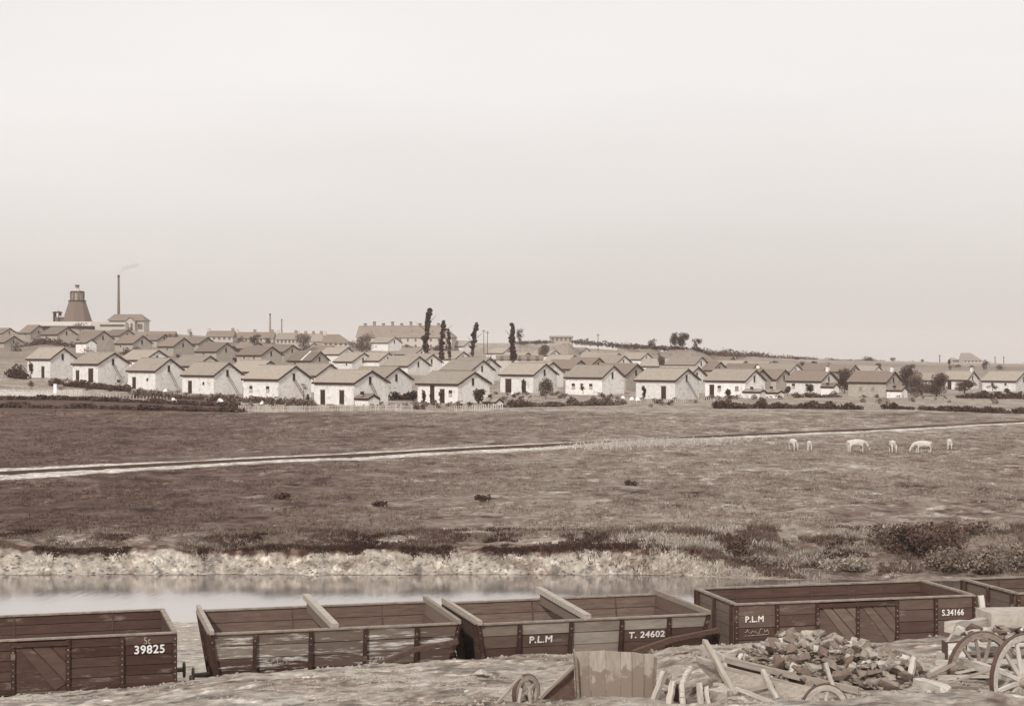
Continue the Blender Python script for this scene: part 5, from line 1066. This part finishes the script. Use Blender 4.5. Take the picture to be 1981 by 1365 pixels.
for i in range(6):
    A_ = [at(botx[i] + .6, 1378, yT), at(botx[i + 1] - .4, 1378, yT), at(outl[i + 1][0] - .4, outl[i + 1][1], yT + .05), at(outl[i][0] + .6, outl[i][1], yT + .05)]
    off = .10 * abs(i - 2.5) / 2.5
    MB().slab(*[p + Vector((0, off, 0)) - a0 for p in A_], (0, .045, 0)).obj('board', M_tub, t, color=.25 + .05 * (i % 2))
for sx, px in ((0, 1112), (1, 1271)):
    pt = at(px, 1272, yT); pb_ = at(px + (7 if sx == 0 else -4), 1378, yT)
    MB().slab(pb_ - a0, pb_ + Vector((0, .9, 0)) - a0, pt + Vector((0, .9, 0)) - a0, pt - a0, (.04 * (1 - 2 * sx), 0, 0)).obj('side_board', M_wood, t, color=.16)
# wheelbarrow at the left of the tub
a0 = at(1015, 1372, 28.4); t = empty('wheelbarrow', a0, 0, 'dark wheelbarrow tipped beside the tub with its small wheel to the left', 'wheelbarrow')
def wheel(t, c, r, ax, spokes, rim_w, rim_t, name='wheel', col=.3, hubr=.1, hubl=.2, mt=None, spw=.04, up_=None):
    c = Vector(c) - t.location; ax = Vector(ax).normalized(); u = ax.cross(Vector((0, 0, 1))).normalized(); v = ax.cross(u); me = MB(); n = 28
    for i in range(n):
        a, b2 = 2 * math.pi * i / n, 2 * math.pi * (i + 1) / n; P_ = []
        for s in (-1, 1):
            P_ += [c + ax * s * rim_w / 2 + (u * math.cos(a) + v * math.sin(a)) * (r - rim_t), c + ax * s * rim_w / 2 + (u * math.cos(b2) + v * math.sin(b2)) * (r - rim_t), c + ax * s * rim_w / 2 + (u * math.cos(b2) + v * math.sin(b2)) * r, c + ax * s * rim_w / 2 + (u * math.cos(a) + v * math.sin(a)) * r]
        me.hexa(P_)
    w_ = me.obj(name, mt or M_wood, t, color=col)
    me = MB(); k_ = r + .004
    for i in range(n):
        a, b2 = 2 * math.pi * i / n, 2 * math.pi * (i + 1) / n; A2 = lambda an, rr, s: c + ax * s * (rim_w / 2 - .004) + (u * math.cos(an) + v * math.sin(an)) * rr
        me.hexa([A2(a, r - .001, -1), A2(b2, r - .001, -1), A2(b2, r + .018, -1), A2(a, r + .018, -1), A2(a, r - .001, 1), A2(b2, r - .001, 1), A2(b2, r + .018, 1), A2(a, r + .018, 1)])
    me.obj('tyre', M_iron, w_)
    MB().tube(c - ax * hubl / 2, c + ax * hubl / 2, hubr, hubr * .8, 12).obj('hub', M_wood, w_, color=col * .8)
    for i in range(spokes):
        a = 2 * math.pi * (i + .3) / spokes; d_ = u * math.cos(a) + v * math.sin(a); beamobj('spoke', c + d_ * hubr * .9, c + d_ * (r - rim_t + .01), spw, spw * 1.3, M_wood, w_, col * random.uniform(.7, 1.25), .8, rough=.04)
    return w_
wheel(t, at(1018, 1340, 28.4), .31, (.75, -.66, .05), 4, .09, .08, col=.28, hubr=.07, hubl=.16, spw=.06)
pts_ = [at(1046, 1352, 28.3), at(1113, 1352, 28.6), at(1110, 1287, 28.7), at(1100, 1292, 28.7)]
MB().slab(*[p - a0 for p in pts_], (0, .04, 0)).obj('side_board', M_wood, t, color=.06)
B(t, 'edge_strip', at(1044, 1350, 28.2), at(1110, 1286, 28.55), .05, .05, .4); B(t, 'handle', at(960, 1362, 28.1), at(1010, 1306, 28.3), .05, .05, .45); B(t, 'strut', at(1003, 1364, 28.0), at(1009, 1330, 28.1), .05, .05, .5)
B(t, 'strut', at(1026, 1364, 28.0), at(1023, 1332, 28.1), .05, .05, .4)
# poles and blocks right of the tub
def pole(nm, a, b2, w_, h, col, lb, cat='plank', taper=1):
    a, b2 = at(*a), at(*b2); t = empty(nm, a, 0, lb, cat); MB().beam(Vector(), b2 - a, w_, h, (0, 0, 1), taper).obj('timber', M_wood, t, color=col); return t
def solo(nm, a, b2, w_, h, col, lb, cat='plank', taper=1):
    a, b2 = at(*a), at(*b2); o = beamobj(nm, a, b2, w_, h, M_wood, None, col * .6, taper); tag(o, lb, cat); return o
solo('stake', (1258, 1372, 28.2), (1286, 1297, 28.5), .09, .09, .58, 'pale split stake leaning against the right side of the tub', 'stake')
solo('wooden_block', (1291, 1320, 28.9), (1291, 1294, 28.9), .18, .12, .5, 'pale square block behind the stakes right of the tub', 'block')
solo('stake', (1292, 1372, 28.0), (1303, 1318, 28.2), .10, .08, .62, 'short pale stake standing right of the leaning one', 'stake')
t = empty('shaft_handle', at(1328, 1293, 28.6), 0, 'curved pale wooden shaft rising between the stakes', 'shaft')
cpts = [at(1336, 1292, 28.7), at(1326, 1306, 28.5), at(1319, 1325, 28.3), at(1320, 1350, 28.1), at(1323, 1372, 28.0)]
m = MB()
for a, b2 in zip(cpts[:-1], cpts[1:]): m.tube(a - t.location, b2 - t.location, .055, .05, 8)
m.obj('timber', M_wood, t, color=.42)
solo('broken_board', (1302, 1375, 28.3), (1314, 1325, 28.5), .16, .05, .03, 'dark broken board in shade under the curved shaft', 'board')
solo('stake', (1357, 1372, 27.8), (1352, 1322, 28.1), .10, .08, .55, 'thin stake left of the pair of low struts', 'stake')
solo('stake', (1372, 1372, 27.6), (1366, 1328, 27.9), .07, .07, .66, 'short upright stake beside the long barrow', 'stake')
solo('stone_trough', (1384, 1345, 27.7), (1420, 1340, 27.9), .35, .22, .6, 'pale rounded block under the crossing pole', 'block')
# long wheelbarrow
a0 = at(1480, 1345, 28.3); t = empty('wheelbarrow', a0, 0, 'long low wooden barrow beside the rubble with its shafts raised to the left', 'wheelbarrow')
B(t, 'side_rail', at(1404, 1275, 29.4), at(1662, 1336, 27.3), .08, .10, .46); B(t, 'side_rail', at(1396, 1289, 28.8), at(1575, 1333, 27.2), .04, .05, .5)
A_ = [at(1398, 1290, 28.8), at(1572, 1333, 27.2), at(1520, 1372, 27.2), at(1432, 1348, 28.0)]
MB().slab(*[p - a0 for p in A_], (0, .04, -.01)).obj('side_board', M_wood, t, color=.27)
A_ = [at(1406, 1279, 29.5), at(1600, 1328, 28.1), at(1600, 1372, 28.1), at(1420, 1335, 29.2)]
MB().slab(*[p - a0 for p in A_], (0, .04, -.01)).obj('inner_board', M_wood, t, color=.07)
B(t, 'handle', at(1358, 1251, 30.4), at(1403, 1272, 29.5), .08, .09, .62); B(t, 'handle', at(1349, 1274, 29.6), at(1397, 1289, 28.9), .07, .08, .55)
B(t, 'strut', at(1475, 1297, 28.0), at(1503, 1352, 27.3), .07, .07, .6); B(t, 'strut', at(1597, 1283, 28.1), at(1614, 1336, 27.4), .06, .06, .6)
wheel(t, at(1596, 1372, 26.8), .40, (.25, -.95, .1), 6, .08, .09, col=.36, hubr=.08, hubl=.2, spw=.05)
MB().slab(*[p - a0 for p in (at(1345, 1282, 29.8), at(1398, 1290, 29.8), at(1410, 1330, 29.0), at(1385, 1322, 29.0))], (0, .04, 0)).obj('front_board', M_wood, t, color=.17)
solo('pole', (1364, 1239, 29.2), (1424, 1345, 27.6), .085, .075, .5, 'long squared pole leaning across the handles of the long barrow', 'pole')
solo('plank', (1424, 1330, 27.5), (1500, 1360, 27.0), .06, .05, .66, 'thin pale plank under the long barrow', 'plank')
solo('plank', (1380, 1322, 28.4), (1470, 1330, 28.0), .05, .04, .6, 'narrow plank crossing behind the foot of the long pole', 'plank')
solo('stake', (1760, 1306, 29.0), (1769, 1272, 29.2), .10, .08, .72, 'white stake standing at the right end of the rubble', 'stake')
solo('beam', (1774, 1318, 28.6), (1832, 1337, 27.6), .20, .17, .75, 'thick pale beam between the rubble and the cart wheel', 'beam')
solo('stake', (1903, 1203, 36.4), (1898, 1152, 36.6), .12, .08, .75, 'white stake upright against the last wagon', 'stake')
# masonry and logs at top right
p0 = at(1829, 1214, 34); solo('log', (1832, 1212, 34.5), (1915, 1202, 36.0), .24, .22, .62, 'pale rounded log lying on the masonry left of the slab', 'log', .9)
o = MB().box(0, 1.3, 0, .9, -.45, .28).obj('stone_slab', M_stone, None, at(1918, 1212, 35.5), .36); tag(o, 'flat pale stone slab at the right edge behind the cart', 'slab'); o.rotation_euler = (0, 0, .1)
t = empty('rubble_wall', at(1900, 1240, 34.5), 0, 'low dry stone wall end under the log at right', 'wall'); q = random.Random(8)
for i in range(70):
    px = q.uniform(1832, 1990); py = q.uniform(1212, 1248); y_ = 34.5 - (py - 1212) * .03 + q.uniform(-.2, .2)
    ob = link('stone', rocks[i % 12], t, at(px, py, y_) - t.location, q.choice((.08, .14, .22, .32, .42))); s = q.uniform(.14, .3); ob.scale = (s * 1.5, s, s * .8); ob.rotation_euler = (q.uniform(-.3, .3), q.uniform(-.3, .3), q.uniform(0, 6))
m = MB(); A_ = at(1840, 1225, 35.0); m.slab(at(1836, 1260, 34.2) - t.location, at(2040, 1260, 34.2) - t.location, at(2040, 1214, 35.2) - t.location, at(1845, 1216, 35.2) - t.location, (0, .5, -.3)); m.obj('earth_core', M_dirt, t)
# cart
a0 = at(1900, 1300, 29.5); t = empty('cart', a0, 0, 'wooden cart with two big spoked wheels cut off by the right edge', 'cart')
wheel(t, at(1899, 1303, 30.2), .76, (.42, -.90, .06), 12, .09, .10, col=.2, hubr=.13, hubl=.36, spw=.05)
wheel(t, at(1978, 1316, 28.3), .78, (.55, -.83, .06), 12, .09, .10, col=.42, hubr=.13, hubl=.36, spw=.055)
B(t, 'axle', at(1819, 1266, 31.5), at(1985, 1316, 28.2), .15, .15, .72); B(t, 'shaft', at(1812, 1280, 30.8), at(1900, 1286, 30.2), .09, .09, .7)
B(t, 'bed_board', at(1864, 1245, 31.4), at(2010, 1246, 30.6), .10, .06, .75); B(t, 'bed_board', at(1864, 1276, 30.6), at(2010, 1280, 29.8), .25, .05, .6); B(t, 'bed_board', at(1866, 1262, 31.2), at(2010, 1264, 30.2), .12, .05, .3)
MB().box(-.17, .17, -.16, .16, -.27, .1).obj('bolster', M_wood, t, at(1846, 1252, 31.2) - a0, .6); 
for dx in (-.19, .17): MB().box(dx, dx + .025, -.18, .18, -.32, .12).obj('iron_strap', M_iron, t, at(1846, 1252, 31.2) - a0)
B(t, 'iron_strap', at(1829, 1242, 31.1), at(1864, 1240, 31.1), .03, .03, .05, m_=M_iron)

q = random.Random(31); PL = ['between the rubble and the cart', 'under the cart wheels', 'left of the long barrow']
for i in range(26):
    z_ = i % 3; px = q.uniform(*((1790, 1850), (1850, 1985), (1285, 1400))[z_]); Y_ = q.uniform(*((28, 30.5), (28.5, 32), (27.8, 29.5))[z_]); a = onground(px, Y_) + Vector((0, 0, q.uniform(.02, .10)))
    L_ = q.uniform(.35, 1.1); an = q.uniform(-.5, .9); b2 = a + Vector((math.cos(an) * L_, math.sin(an) * L_, q.uniform(0, .28)))
    o = beamobj('scrap_plank', a, b2, q.uniform(.05, .13), q.uniform(.03, .06), M_wood, None, q.choice((.08, .15, .25, .38))); tag(o, 'loose scrap plank lying ' + PL[z_], 'plank', 'scrap planks ' + PL[z_])
# ---------------------------------------------------------------- smoke and air
def vol(name, dens, col=(1, .95, .92, 1)):
    m = bpy.data.materials.new(name); m.use_nodes = True; t = m.node_tree; t.nodes.remove(t.nodes['Principled BSDF']); v = t.nodes.new('ShaderNodeVolumePrincipled'); v.inputs['Density'].default_value = dens; v.inputs['Color'].default_value = col
    t.links.new(v.outputs[0], t.nodes['Material Output'].inputs['Volume']); return m
p = at(230, 531, 706); o = MB().tube((0, 0, 0), (2.2, 0, 2.6), .5, .9, 8).tube((2.2, 0, 2.6), (8.5, 0, 4.2), .9, 1.0, 8).obj('smoke', vol('chimney_smoke', .16, (.5, .47, .45, 1)), None, p); tag(o, 'thin wisp of smoke trailing from the tall chimney', 'smoke', kind='stuff')
hz = MB().box(-2600, 2600, -60, 4200, -140, 62).obj('haze', vol('haze_air', .00015)); tag(hz, kind='stuff')
